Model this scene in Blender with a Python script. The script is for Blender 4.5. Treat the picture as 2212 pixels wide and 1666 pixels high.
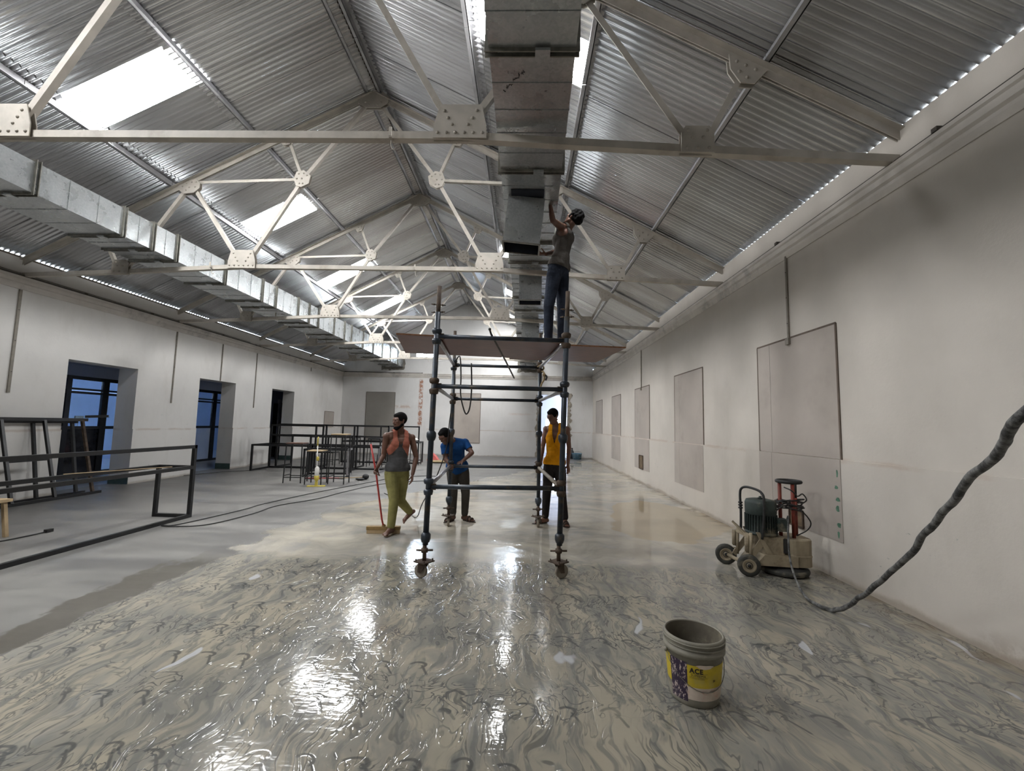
import bpy, bmesh, math, random
import numpy as np
from mathutils import Vector, Matrix, Euler, Quaternion, noise

for o in list(bpy.data.objects):
    bpy.data.objects.remove(o, do_unlink=True)
SC = bpy.context.scene
COL = SC.collection
PI = math.pi
random.seed(7)

# ---------------------------------------------------------------- camera
CAM_H = 1.55
PITCH, ROLL, YAW, FPX = 0.0902, 0.0224, -0.0282, 942.5
_fw = Vector((math.sin(YAW) * math.cos(PITCH), math.cos(YAW) * math.cos(PITCH), math.sin(PITCH)))
_r = Vector((math.cos(YAW), -math.sin(YAW), 0))
_u = _r.cross(_fw)
_r2 = _r * math.cos(ROLL) + _u * math.sin(ROLL)
_u2 = _u * math.cos(ROLL) - _r * math.sin(ROLL)
cam_data = bpy.data.cameras.new('camera')
cam_data.sensor_fit = 'HORIZONTAL'
cam_data.sensor_width = 36.0
cam_data.lens = 36.0 * FPX / 2212.0
cam_data.clip_start = 0.05
cam_data.clip_end = 200
cam = bpy.data.objects.new('camera', cam_data)
M = Matrix((( _r2.x, _u2.x, -_fw.x, 0), (_r2.y, _u2.y, -_fw.y, 0), (_r2.z, _u2.z, -_fw.z, CAM_H), (0, 0, 0, 1)))
cam.matrix_world = M
COL.objects.link(cam)
SC.camera = cam

# ---------------------------------------------------------------- light, exposure
SKY_STRENGTH = 12.0
SKYLIGHT_STRENGTH = 36.0
world = bpy.data.worlds.new('sky')
SC.world = world
world.use_nodes = True
_bg = world.node_tree.nodes['Background']
_bg.inputs['Color'].default_value = (0.72, 0.85, 1.0, 1)
_bg.inputs['Strength'].default_value = SKY_STRENGTH
SC.view_settings.view_transform = 'Standard'
SC.view_settings.look = 'None'
SC.view_settings.gamma = 1.0
SC.view_settings.use_curve_mapping = False
SC.view_settings.exposure = 0.52
SC.cycles.use_light_tree = False
SC.cycles.max_bounces = 6
SC.cycles.diffuse_bounces = 4
SC.cycles.glossy_bounces = 3
SC.cycles.transmission_bounces = 4
SC.cycles.caustics_reflective = False
SC.cycles.caustics_refractive = False

# ---------------------------------------------------------------- dimensions
XL, XR, YB, YF = -9.062, 3.377, 21.48, -7.0      # hall walls (inner faces)
CX, ZRIDGE, SLOPE = -2.85, 7.72, 0.52            # roof
LEDGE = 4.0
BAY = 3.538
TRUSS_Y = [0.323 + BAY * i for i in range(1, 6)]

def roof_z(x):
    return ZRIDGE - SLOPE * abs(x - CX)

# ---------------------------------------------------------------- node helpers
class N:
    def __init__(s, name):
        s.m = bpy.data.materials.new(name)
        s.m.use_nodes = True
        s.t = s.m.node_tree
        s.p = s.t.nodes['Principled BSDF']
        s._pos = None
    def n(s, typ, **kw):
        nd = s.t.nodes.new(typ)
        for k, v in kw.items():
            if k[0] == '_':
                nd.inputs[k[1:].replace('_', ' ')].default_value = v
            else:
                setattr(nd, k, v)
        return nd
    def link(s, a, b):
        s.t.links.new(a, b)
    def setv(s, sock, v):
        if hasattr(v, 'is_output'):
            s.link(v, sock)
        else:
            sock.default_value = v
    def pos(s):
        if s._pos is None:
            s._pos = s.n('ShaderNodeNewGeometry').outputs['Position']
        return s._pos
    def obj(s):
        return s.n('ShaderNodeTexCoord').outputs['Object']
    def mapping(s, v, scale=(1, 1, 1), loc=(0, 0, 0), rot=(0, 0, 0)):
        nd = s.n('ShaderNodeMapping')
        s.link(v, nd.inputs['Vector'])
        nd.inputs['Scale'].default_value = scale
        nd.inputs['Location'].default_value = loc
        nd.inputs['Rotation'].default_value = rot
        return nd.outputs[0]
    def noise(s, v, scale=5, detail=4, rough=0.55, dist=0.0, out='Fac'):
        nd = s.n('ShaderNodeTexNoise')
        s.link(v, nd.inputs['Vector'])
        nd.inputs['Scale'].default_value = scale
        nd.inputs['Detail'].default_value = detail
        nd.inputs['Roughness'].default_value = rough
        nd.inputs['Distortion'].default_value = dist
        return nd.outputs[out]
    def vor(s, v, scale=5, feature='F1', out='Distance', rnd=1.0):
        nd = s.n('ShaderNodeTexVoronoi', feature=feature)
        s.link(v, nd.inputs['Vector'])
        nd.inputs['Scale'].default_value = scale
        nd.inputs['Randomness'].default_value = rnd
        return nd.outputs[out]
    def math(s, op, a, b=0.0, c=0.0, clamp=False):
        nd = s.n('ShaderNodeMath', operation=op, use_clamp=clamp)
        s.setv(nd.inputs[0], a); s.setv(nd.inputs[1], b); s.setv(nd.inputs[2], c)
        return nd.outputs[0]
    def ramp(s, f, lo, hi, a=0.0, b=1.0, smooth=True):
        nd = s.n('ShaderNodeMapRange', interpolation_type='SMOOTHSTEP' if smooth else 'LINEAR')
        s.setv(nd.inputs['Value'], f)
        nd.inputs['From Min'].default_value = lo; nd.inputs['From Max'].default_value = hi
        nd.inputs['To Min'].default_value = a; nd.inputs['To Max'].default_value = b
        return nd.outputs[0]
    def mix(s, f, a, b, mode='MIX'):
        nd = s.n('ShaderNodeMix', data_type='RGBA', blend_type=mode)
        s.setv(nd.inputs[0], f)
        s.setv(nd.inputs[6], a if hasattr(a, 'is_output') else tuple(a) + (1,) if len(a) == 3 else a)
        s.setv(nd.inputs[7], b if hasattr(b, 'is_output') else tuple(b) + (1,) if len(b) == 3 else b)
        return nd.outputs[2]
    def sep(s, v):
        nd = s.n('ShaderNodeSeparateXYZ'); s.link(v, nd.inputs[0]); return nd.outputs
    def comb(s, x, y, z):
        nd = s.n('ShaderNodeCombineXYZ')
        for i, v in enumerate((x, y, z)): s.setv(nd.inputs[i], v)
        return nd.outputs[0]
    def vadd(s, a, b):
        nd = s.n('ShaderNodeVectorMath', operation='ADD'); s.setv(nd.inputs[0], a); s.setv(nd.inputs[1], b); return nd.outputs[0]
    def vscale(s, a, k):
        nd = s.n('ShaderNodeVectorMath', operation='SCALE'); s.link(a, nd.inputs[0]); nd.inputs['Scale'].default_value = k; return nd.outputs[0]
    def bump(s, h, strength=0.3, dist=0.01):
        nd = s.n('ShaderNodeBump'); s.link(h, nd.inputs['Height'])
        nd.inputs['Strength'].default_value = strength; nd.inputs['Distance'].default_value = dist
        s.link(nd.outputs[0], s.p.inputs['Normal']); return nd
    def base(s, v):
        s.setv(s.p.inputs['Base Color'], v if hasattr(v, 'is_output') else tuple(v) + (1,))
    def rough(s, v): s.setv(s.p.inputs['Roughness'], v)
    def metal(s, v): s.setv(s.p.inputs['Metallic'], v)

def srgb(r, g, b):
    f = lambda c: (c / 255 / 12.92) if c / 255 <= 0.04045 else ((c / 255 + 0.055) / 1.055) ** 2.4
    return (f(r), f(g), f(b))

MAT = {}
def simple(name, col, rough=0.6, metal=0.0, var=0.12, scale=14.0, bump=0.0, dirt=None, dirt_amt=0.5):
    """plain procedural surface: base colour broken up by noise, optional dirt patches and fine relief"""
    w = N(name)
    v = w.obj()
    f = w.noise(v, scale, 4)
    a = tuple(max(0, c * (1 - var)) for c in col); b = tuple(min(1, c * (1 + var)) for c in col)
    c = w.mix(w.ramp(f, 0.3, 0.7), a, b)
    if dirt:
        g = w.ramp(w.noise(w.mapping(v, loc=(3.1, 7.7, 1.3)), scale * 0.6, 5, 0.65), 0.52, 0.68)
        c = w.mix(w.math('MULTIPLY', g, dirt_amt), c, dirt)
    w.base(c); w.rough(rough); w.metal(metal)
    if bump: w.bump(w.noise(v, scale * 4, 3), bump, 0.004)
    MAT[name] = w.m
    return w.m

def emit(name, col, strength):
    w = N(name)
    w.base((0.8, 0.8, 0.8)); w.p.inputs['Emission Color'].default_value = tuple(col) + (1,)
    w.p.inputs['Emission Strength'].default_value = strength
    w.rough(0.5)
    MAT[name] = w.m
    return w.m

# ---------------------------------------------------------------- mesh builder
class MB:
    def __init__(s):
        s.v = []; s.f = []; s.sm = []; s.mi = []; s.cur = 0
    def add(s, verts, faces, smooth=False):
        o = len(s.v)
        s.v += [tuple(p) for p in verts]
        for f in faces:
            s.f.append([i + o for i in f]); s.sm.append(smooth); s.mi.append(s.cur)
        return s
    def box(s, lo, hi):
        (x0, y0, z0), (x1, y1, z1) = lo, hi
        return s.add([(x0, y0, z0), (x1, y0, z0), (x1, y1, z0), (x0, y1, z0), (x0, y0, z1), (x1, y0, z1), (x1, y1, z1), (x0, y1, z1)],
                     [(0, 3, 2, 1), (4, 5, 6, 7), (0, 1, 5, 4), (1, 2, 6, 5), (2, 3, 7, 6), (3, 0, 4, 7)])
    def cbox(s, c, size, mat=None):
        hx, hy, hz = (k / 2 for k in size)
        pts = [Vector((sx * hx, sy * hy, sz * hz)) for sz in (-1, 1) for sx, sy in ((-1, -1), (1, -1), (1, 1), (-1, 1))]
        if mat is not None: pts = [mat @ p for p in pts]
        pts = [p + Vector(c) for p in pts]
        return s.add(pts, [(0, 3, 2, 1), (4, 5, 6, 7), (0, 1, 5, 4), (1, 2, 6, 5), (2, 3, 7, 6), (3, 0, 4, 7)])
    def prof(s, p0, p1, poly, up=(0, 0, 1), smooth=False, caps=True, scale1=1.0):
        """extrude a closed 2D profile (side, up) from p0 to p1"""
        p0 = Vector(p0); p1 = Vector(p1); d = (p1 - p0).normalized(); u = Vector(up)
        side = d.cross(u)
        if side.length < 1e-5: side = d.cross(Vector((1, 0, 0)))
        side.normalize(); u = side.cross(d).normalized()
        n = len(poly)
        a = [p0 + side * x + u * y for x, y in poly]; b = [p1 + side * x * scale1 + u * y * scale1 for x, y in poly]
        fs = [(i, (i + 1) % n, n + (i + 1) % n, n + i) for i in range(n)]
        s.add(a + b, fs, smooth)
        if caps:
            s.add(a, [tuple(range(n - 1, -1, -1))]); s.add(b, [tuple(range(n))])
        return s
    def bar(s, p0, p1, w, h, up=(0, 0, 1)):
        return s.prof(p0, p1, [(-w / 2, -h / 2), (w / 2, -h / 2), (w / 2, h / 2), (-w / 2, h / 2)], up)
    def angle(s, p0, p1, w, t=0.008, up=(0, 0, 1), flip=1):
        """steel angle, one leg upright, one leg flat"""
        k = flip
        return s.prof(p0, p1, [(-t / 2 * k, -w / 2), (-t / 2 * k, w / 2), (t / 2 * k, w / 2), (t / 2 * k, -w / 2 + t), (w * k, -w / 2 + t), (w * k, -w / 2)][::k], up)
    def cyl(s, p0, p1, r0, r1=None, n=12, caps=True):
        r1 = r0 if r1 is None else r1
        poly = [(math.cos(2 * PI * i / n), math.sin(2 * PI * i / n)) for i in range(n)]
        p0 = Vector(p0); p1 = Vector(p1); d = (p1 - p0).normalized()
        side = d.cross(Vector((0, 0, 1)))
        if side.length < 1e-4: side = Vector((1, 0, 0))
        side.normalize(); u = side.cross(d).normalized()
        a = [p0 + side * x * r0 + u * y * r0 for x, y in poly]; b = [p1 + side * x * r1 + u * y * r1 for x, y in poly]
        s.add(a + b, [(i, (i + 1) % n, n + (i + 1) % n, n + i) for i in range(n)], True)
        if caps:
            s.add(a, [tuple(range(n - 1, -1, -1))]); s.add(b, [tuple(range(n))])
        return s
    def tube(s, pts, r, n=8, closed=False):
        pts = [Vector(p) for p in pts]; m = len(pts)
        rr = r if hasattr(r, '__len__') else [r] * m
        rings = []; prev = None
        for i, p in enumerate(pts):
            a = pts[(i - 1) % m] if (closed or i > 0) else p; b = pts[(i + 1) % m] if (closed or i < m - 1) else p
            d = (b - a).normalized()
            if prev is None:
                side = d.cross(Vector((0, 0, 1)))
                if side.length < 1e-3: side = d.cross(Vector((1, 0, 0)))
            else:
                side = prev - d * prev.dot(d)
            side.normalize(); prev = side; u = d.cross(side)
            rings.append([p + (side * math.cos(2 * PI * k / n) + u * math.sin(2 * PI * k / n)) * rr[i] for k in range(n)])
        o = [q for ring in rings for q in ring]
        fs = []
        for i in range(m if closed else m - 1):
            j = (i + 1) % m
            fs += [(i * n + k, i * n + (k + 1) % n, j * n + (k + 1) % n, j * n + k) for k in range(n)]
        s.add(o, fs, True)
        if not closed:
            s.add(rings[0], [tuple(range(n - 1, -1, -1))]); s.add(rings[-1], [tuple(range(n))])
        return s
    def lathe(s, prof, n=32, mat=None, a0=0.0, a1=2 * PI):
        full = abs(a1 - a0 - 2 * PI) < 1e-6
        k = n if full else n + 1
        pts = []
        for r, z in prof:
            for i in range(k):
                a = a0 + (a1 - a0) * i / n
                p = Vector((r * math.cos(a), r * math.sin(a), z))
                pts.append(mat @ p if mat is not None else p)
        fs = []
        for j in range(len(prof) - 1):
            for i in range(n):
                q = (i + 1) % k if full else i + 1
                fs.append((j * k + i, j * k + q, (j + 1) * k + q, (j + 1) * k + i))
        return s.add(pts, fs, True)
    def plate(s, poly, axis_o, ax, ay, t):
        """flat plate: 2D polygon in plane (ax, ay) about axis_o, thickness t along ax x ay"""
        o = Vector(axis_o); ax = Vector(ax); ay = Vector(ay); nn = ax.cross(ay).normalized()
        a = [o + ax * x + ay * y - nn * t / 2 for x, y in poly]; b = [p + nn * t for p in a]
        n = len(poly)
        return s.add(a + b, [tuple(range(n - 1, -1, -1)), tuple(range(n, 2 * n))] + [(i, (i + 1) % n, n + (i + 1) % n, n + i) for i in range(n)])
    def ball(s, c, r, n=8, m=5, half=False, scale=(1, 1, 1), axis=None):
        pts = []; fs = []
        c = Vector(c)
        R = axis if axis is not None else Matrix.Identity(3)
        top = PI / 2 if half else PI
        for j in range(m + 1):
            th = top * j / m
            for i in range(n):
                ph = 2 * PI * i / n
                p = Vector((r * math.sin(th) * math.cos(ph) * scale[0], r * math.sin(th) * math.sin(ph) * scale[1], r * math.cos(th) * scale[2]))
                pts.append(c + R @ p)
        for j in range(m):
            for i in range(n):
                fs.append((j * n + i, (j + 1) * n + i, (j + 1) * n + (i + 1) % n, j * n + (i + 1) % n))
        return s.add(pts, fs, True)
    def mesh(s, name):
        me = bpy.data.meshes.new(name)
        me.from_pydata(s.v, [], s.f)
        me.polygons.foreach_set('use_smooth', s.sm)
        if any(s.mi): me.polygons.foreach_set('material_index', s.mi)
        me.update()
        return me
    def build(s, name, mat, parent=None, recalc=True):
        me = s.mesh(name)
        if recalc:
            bm = bmesh.new(); bm.from_mesh(me)
            bmesh.ops.remove_doubles(bm, verts=bm.verts, dist=1e-6)
            bmesh.ops.recalc_face_normals(bm, faces=bm.faces)
            bm.to_mesh(me); bm.free()
        return link(name, me, mat, parent)

def link(name, me, mat, parent=None):
    o = bpy.data.objects.new(name, me)
    for m in (mat if isinstance(mat, (list, tuple)) else [mat]):
        if m is not None and (m.name not in [k.name for k in me.materials if k]): me.materials.append(m)
    COL.objects.link(o)
    if parent is not None:
        bpy_parent(o, parent)
    return o

def bpy_parent(o, parent):
    o.parent = parent
    o.matrix_parent_inverse = parent_matrix(parent).inverted()

def parent_matrix(p):
    m = p.matrix_basis.copy()
    if p.parent is not None:
        m = parent_matrix(p.parent) @ p.matrix_parent_inverse @ m
    return m

def thing(name, label, cat, loc=(0, 0, 0), rz=0.0, group=None, kind=None):
    o = bpy.data.objects.new(name, None)
    o.empty_display_size = 0.1
    o.location = loc; o.rotation_euler = (0, 0, rz)
    COL.objects.link(o)
    tag(o, label, cat, group, kind)
    return o

def tag(o, label=None, cat=None, group=None, kind=None):
    if label: o['label'] = label
    if cat: o['category'] = cat
    if group: o['group'] = group
    if kind: o['kind'] = kind
    return o

def struct(o, label=None):
    o['kind'] = 'structure'
    if label: o['label'] = label
    return o

def local(parent, mb, name, mat):
    """part built in its parent's own coordinates"""
    me = mb.mesh(name)
    bm = bmesh.new(); bm.from_mesh(me)
    bmesh.ops.remove_doubles(bm, verts=bm.verts, dist=1e-6)
    bmesh.ops.recalc_face_normals(bm, faces=bm.faces)
    bm.to_mesh(me); bm.free()
    o = bpy.data.objects.new(name, me)
    for m in (mat if isinstance(mat, (list, tuple)) else [mat]): me.materials.append(m)
    COL.objects.link(o); o.parent = parent
    return o

def inst(name, me, parent, mat4):
    o = bpy.data.objects.new(name, me)
    COL.objects.link(o); o.parent = parent
    o.matrix_basis = mat4
    return o

def smooth_path(pts, k=8):
    """Catmull-Rom through the points"""
    P = [Vector(p) for p in pts]; P = [P[0] * 2 - P[1]] + P + [P[-1] * 2 - P[-2]]
    out = []
    for i in range(1, len(P) - 2):
        for j in range(k):
            t = j / k
            a, b, c, d = P[i - 1], P[i], P[i + 1], P[i + 2]
            out.append(0.5 * ((2 * b) + (c - a) * t + (2 * a - 5 * b + 4 * c - d) * t * t + (3 * b - a - 3 * c + d) * t ** 3))
    out.append(P[-2])
    return out

# ---------------------------------------------------------------- materials of the place
def wall_mat(name, col, seed, stains):
    w = N(name); p = w.pos(); q = w.sep(p)
    b1 = w.noise(w.mapping(p, loc=(seed, seed * 2, 0)), 0.55, 5, 0.6)
    b2 = w.noise(w.mapping(p, scale=(1, 1, 0.35), loc=(seed, 0, 0)), 2.4, 6, 0.65)
    c = w.mix(w.ramp(b1, 0.3, 0.7), tuple(k * 0.86 for k in col), col)
    c = w.mix(w.math('MULTIPLY', w.ramp(b2, 0.5, 0.75), 0.22), c, (0.42, 0.39, 0.34))
    # worn seam at the dado line
    sz = w.math('ABSOLUTE', w.math('SUBTRACT', q[2], w.math('MULTIPLY_ADD', w.noise(p, 3.0, 3), 0.05, 1.225)))
    seam = w.math('MULTIPLY', w.ramp(sz, 0.01, 0.035, 1, 0), w.ramp(w.noise(p, 1.6, 4), 0.40, 0.55))
    c = w.mix(w.math('MULTIPLY', seam, 0.4), c, srgb(172, 150, 132))
    # scuffs, chipped paint
    sc = w.noise(w.mapping(p, scale=(1.0, 1.0, 1.6), loc=(seed, 5, 2)), 6.5, 6, 0.7)
    low = w.ramp(q[2], 0.9, 2.0, 1, 0)
    c = w.mix(w.math('MULTIPLY', w.math('MULTIPLY', w.ramp(sc, 0.66, 0.72), low), 0.55), c, srgb(116, 122, 122))
    # damp, dirty foot of the wall
    ft = w.math('SUBTRACT', q[2], w.math('MULTIPLY', w.noise(p, 1.7, 5, 0.7), 0.15))
    c = w.mix(w.math('MULTIPLY', w.ramp(ft, -0.06, 0.0, 1, 0), 0.55), c, srgb(132, 116, 96))
    for (ax, c0, w0, z0, z1, scol, amt) in stains:
        d = w.math('ABSOLUTE', w.math('SUBTRACT', q[ax], w.math('MULTIPLY_ADD', w.noise(p, 7, 4), 0.10, c0 - 0.05)))
        k = w.math('MULTIPLY', w.ramp(d, w0 * 0.45, w0, 1, 0), w.math('MULTIPLY', w.ramp(q[2], z0 - .05, z0 + .1), w.ramp(q[2], z1 - .1, z1 + .05, 1, 0)))
        k = w.math('MULTIPLY', k, w.ramp(w.noise(p, 9, 4, 0.7), 0.36, 0.56))
        c = w.mix(w.math('MULTIPLY', k, amt), c, scol)
    w.base(c); w.rough(0.75)
    w.bump(w.noise(p, 26, 5, 0.6), 0.25, 0.006)
    MAT[name] = w.m
    return w.m

PLASTER = srgb(221, 219, 215)
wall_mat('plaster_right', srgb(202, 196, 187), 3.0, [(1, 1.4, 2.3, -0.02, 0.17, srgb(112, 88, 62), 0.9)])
wall_mat('plaster_left', PLASTER, 11.0, [])
wall_mat('plaster_back', srgb(221, 220, 218), 19.0, [(0, -5.12, 0.13, 1.35, 3.72, srgb(150, 96, 64), 0.9), (0, -6.0, 0.55, 2.25, 2.42, srgb(176, 140, 116), 0.6), (0, -0.2, 0.7, 2.05, 2.12, srgb(186, 146, 120), 0.7)])
simple('plaster_room', srgb(206, 208, 214), 0.8, scale=2)
simple('raw_masonry', srgb(150, 142, 130), 0.95, var=0.3, scale=9, bump=0.8)
simple('ledge_plaster', srgb(196, 191, 184), 0.8, var=0.08, scale=3, bump=0.2, dirt=srgb(138, 136, 134), dirt_amt=0.55)
simple('eave_timber', srgb(96, 84, 70), 0.8, var=0.25, scale=6)
simple('jamb_base_green', srgb(62, 82, 78), 0.7)

def corrugated():
    w = N('corrugated_steel'); p = w.pos()
    rnd = w.n('ShaderNodeObjectInfo').outputs['Random']
    st = w.noise(w.mapping(p, scale=(0.10, 0.9, 0.10)), 2.2, 4, 0.6)
    bl = w.noise(p, 0.55, 4, 0.55)
    c = w.mix(w.ramp(st, 0.35, 0.68), srgb(196, 196, 198), srgb(230, 232, 235))
    c = w.mix(w.math('MULTIPLY', w.ramp(bl, 0.5, 0.72), 0.35), c, srgb(152, 148, 143))
    c = w.mix(w.ramp(rnd, 0.0, 1.0, 0.0, 0.35, False), c, srgb(150, 148, 146))
    w.base(c); w.metal(0.76)
    w.rough(w.ramp(rnd, 0.0, 1.0, 0.19, 0.32, False))
    MAT['corrugated'] = w.m
corrugated()

def galvanised():
    w = N('galvanised_sheet'); p = w.pos()
    sp = w.vor(p, 55, out='Color')
    gs = w.sep(sp)[0]
    bl = w.noise(p, 2.4, 5, 0.65)
    c = w.mix(w.ramp(gs, 0, 1), srgb(160, 164, 166), srgb(176, 180, 181))
    c = w.mix(w.math('MULTIPLY', w.ramp(bl, 0.45, 0.75), 0.35), c, srgb(204, 206, 204))
    w.base(c); w.metal(0.72)
    w.rough(w.ramp(w.noise(p, 3.1, 4), 0.3, 0.7, 0.24, 0.36))
    w.bump(w.noise(p, 1.6, 2), 0.22, 0.02)
    MAT['galv'] = w.m
galvanised()
simple('galv_flange', srgb(128, 126, 118), 0.45, 0.8, var=0.2)
simple('truss_paint', srgb(178, 172, 162), 0.6, var=0.10, scale=5, dirt=srgb(132, 120, 104), dirt_amt=0.4)
simple('rivet_paint', srgb(164, 157, 146), 0.55)
simple('purlin_paint', srgb(170, 170, 172), 0.45, 0.3, var=0.15, scale=4)
def skylight_mat():
    w = N('skylight_sheet')
    w.base((0.85, 0.85, 0.82)); w.rough(0.4)
    w.p.inputs['Emission Color'].default_value = (0.985, 0.99, 1.0, 1)
    w.p.inputs['Emission Strength'].default_value = SKYLIGHT_STRENGTH
    MAT['skylight'] = w.m
skylight_mat()
emit('daylight_pane', (0.70, 0.84, 1.0), 100.0)

def floor_mat():
    w = N('wet_concrete_floor'); p = w.pos(); q = w.sep(p)
    X, Y = q[0], q[1]
    warp = w.noise(p, 0.9, 3, 0.5, out='Color')
    pw = w.vadd(p, w.vscale(warp, 1.1))
    # ---- dry slab
    d1 = w.noise(w.mapping(p, scale=(0.55, 1.6, 1)), 1.1, 6, 0.62)
    dry = w.mix(w.ramp(d1, 0.3, 0.72), srgb(97, 96, 94), srgb(124, 122, 118))
    dry = w.mix(w.math('MULTIPLY', w.ramp(w.noise(p, 3.3, 6, 0.7), 0.58, 0.72), 0.45), dry, srgb(102, 98, 91))
    # ---- slurry left by the grinder: beige mud, grey water, dark wiped lines drawn out along the hall
    warp2 = w.noise(w.mapping(p, loc=(5, 3, 0)), 2.2, 2, 0.5, out='Color')
    pq = w.vadd(p, w.vscale(warp2, 0.30))
    s1 = w.noise(w.mapping(pw, scale=(1.7, 0.6, 1), rot=(0, 0, 0.12)), 1.7, 4, 0.6, 0.5)
    s2 = w.noise(w.mapping(pq, scale=(3.6, 1.0, 1), rot=(0, 0, -0.10)), 1.8, 3, 0.58, 0.7)
    s3 = w.noise(w.mapping(pq, scale=(1.5, 1.7, 1), rot=(0, 0, -0.5), loc=(4, 2, 0)), 3.4, 2, 0.5, 1.9)
    slur = w.mix(w.ramp(s1, 0.32, 0.64), srgb(134, 131, 121), srgb(158, 151, 135))
    slur = w.mix(w.math('MULTIPLY', w.ramp(s2, 0.46, 0.60), 0.5), slur, srgb(114, 115, 112))
    def contour(f, k, wd):
        g_ = w.math('ABSOLUTE', w.math('SUBTRACT', w.math('FRACT', w.math('MULTIPLY', f, k)), 0.5))
        return w.ramp(g_, wd * 0.25, wd, 1, 0)
    l1 = contour(s2, 7.0, 0.13)
    l2 = contour(s3, 3.0, 0.085)
    band = w.math('SINE', w.math('MULTIPLY_ADD', Y, 9.0, w.math('MULTIPLY', w.noise(p, 0.7, 2), 6.0)))
    gate = w.ramp(w.noise(p, 1.5, 2), 0.36, 0.54)
    gate2 = w.math('MULTIPLY', w.ramp(band, -0.1, 0.5), w.ramp(w.noise(w.mapping(p, loc=(9, 4, 0)), 1.1, 2), 0.36, 0.5))
    lines = w.math('MAXIMUM', w.math('MULTIPLY', l1, w.math('MULTIPLY', gate, 0.75)), w.math('MULTIPLY', l2, gate2))
    slur = w.mix(w.math('MULTIPLY', lines, 0.85), slur, srgb(74, 76, 75))
    # rows of hooked squeegee and boot marks
    qq = w.sep(w.vadd(p, w.vscale(warp2, 0.16)))
    def cell(c_, per, off):
        return w.math('MULTIPLY', w.math('SUBTRACT', w.math('FRACT', w.math('MULTIPLY_ADD', c_, 1 / per, off)), 0.5), per)
    hx = cell(w.math('MULTIPLY_ADD', qq[1], -0.10, qq[0]), 0.235, 0.2); hy = cell(qq[1], 0.41, 0.13)
    hr = w.math('SQRT', w.math('ADD', w.math('MULTIPLY', hx, hx), w.math('MULTIPLY', w.math('MULTIPLY', hy, hy), 1.6)))
    ring = w.math('MULTIPLY', w.ramp(w.math('ABSOLUTE', w.math('SUBTRACT', hr, 0.052)), 0.005, 0.017, 1, 0), w.ramp(w.math('ADD', hy, w.math('MULTIPLY', hx, 0.6)), -0.02, 0.005))
    tail = w.math('MULTIPLY', w.ramp(w.math('ABSOLUTE', w.math('SUBTRACT', w.math('MULTIPLY_ADD', hy, 0.75, hx), 0.035)), 0.004, 0.014, 1, 0), w.math('MULTIPLY', w.ramp(hy, -0.115, -0.10), w.ramp(hy, 0.0, 0.012, 1, 0)))
    hook = w.math('MULTIPLY', w.math('MAXIMUM', ring, tail), w.ramp(w.noise(w.mapping(p, loc=(1, 6, 0)), 1.2, 1), 0.40, 0.52))
    fine = w.noise(w.mapping(pq, scale=(9.0, 1.7, 1), rot=(0, 0, -0.15)), 2.0, 3, 0.6, 0.4)
    slur = w.mix(w.math('MULTIPLY', w.ramp(fine, 0.48, 0.62), 0.6), slur, srgb(98, 100, 98))
    slur = w.mix(w.math('MULTIPLY', hook, 0.75), slur, srgb(72, 74, 73))
    lines = w.math('MAXIMUM', lines, w.math('MULTIPLY', hook, 0.9))
    bare = w.ramp(w.noise(w.mapping(pq, scale=(2.6, 0.8, 1), loc=(2, 8, 0)), 1.5, 2, 0.5, 0.3), 0.70, 0.72)
    slur = w.mix(w.math('MULTIPLY', bare, 0.85), slur, srgb(186, 187, 190))
    # ---- thin film further back: pale, patchy
    f1 = w.noise(w.mapping(pw, scale=(0.8, 1.5, 1)), 0.9, 6, 0.62, 0.6)
    film = w.mix(w.ramp(f1, 0.34, 0.62), srgb(144, 142, 136), srgb(190, 183, 167))
    film = w.mix(w.math('MULTIPLY', w.ramp(w.noise(p, 1.9, 5, 0.65), 0.5, 0.66), 0.5), film, srgb(150, 150, 150))
    near = w.ramp(w.math('ADD', Y, w.math('MULTIPLY_ADD', w.noise(p, 0.8, 4), 1.4, -0.7)), 4.9, 5.3, 1, 0)
    wetc = w.mix(near, film, slur)
    # ---- edge of the wet part
    xb = w.math('ADD', w.math('MULTIPLY', w.math('MAXIMUM', w.math('SUBTRACT', Y, 8.0), 0.0), 0.50), -3.35)
    ed = w.math('SUBTRACT', w.math('ADD', X, w.math('MULTIPLY_ADD', w.noise(w.mapping(p, scale=(1, 0.7, 1)), 1.5, 5, 0.6), 1.3, -0.65)), xb)
    wet = w.ramp(ed, -0.05, 0.04)
    damp = w.math('MULTIPLY', w.ramp(ed, -0.42, -0.36), w.math('SUBTRACT', 1.0, wet))
    damp = w.math('MULTIPLY', damp, w.ramp(Y, 4.6, 5.4, 1, 0))
    col = w.mix(w.math('MULTIPLY', damp, 0.95), dry, srgb(80, 76, 67))
    col = w.mix(wet, col, wetc)
    # ---- standing water along the right wall
    pd = w.noise(w.mapping(p, loc=(1.7, 0.4, 0), scale=(0.75, 0.6, 1)), 0.9, 3, 0.5)
    dx = w.math('SUBTRACT', X, 2.5); dy = w.math('MULTIPLY', w.math('SUBTRACT', Y, 7.7), 0.72)
    rr = w.math('SQRT', w.math('ADD', w.math('MULTIPLY', dx, dx), w.math('MULTIPLY', dy, dy)))
    pud = w.ramp(w.math('ADD', rr, w.math('MULTIPLY_ADD', pd, 1.6, -0.8)), 1.02, 1.08, 1, 0)
    col = w.mix(w.math('MULTIPLY', pud, 0.9), col, srgb(170, 156, 130))
    rub = w.ramp(X, 3.0, 3.33)
    col = w.mix(w.math('MULTIPLY', w.math('MULTIPLY', rub, w.ramp(w.noise(p, 2.5, 5), 0.42, 0.6)), 0.6), col, srgb(104, 88, 66))
    w.base(col)
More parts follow.
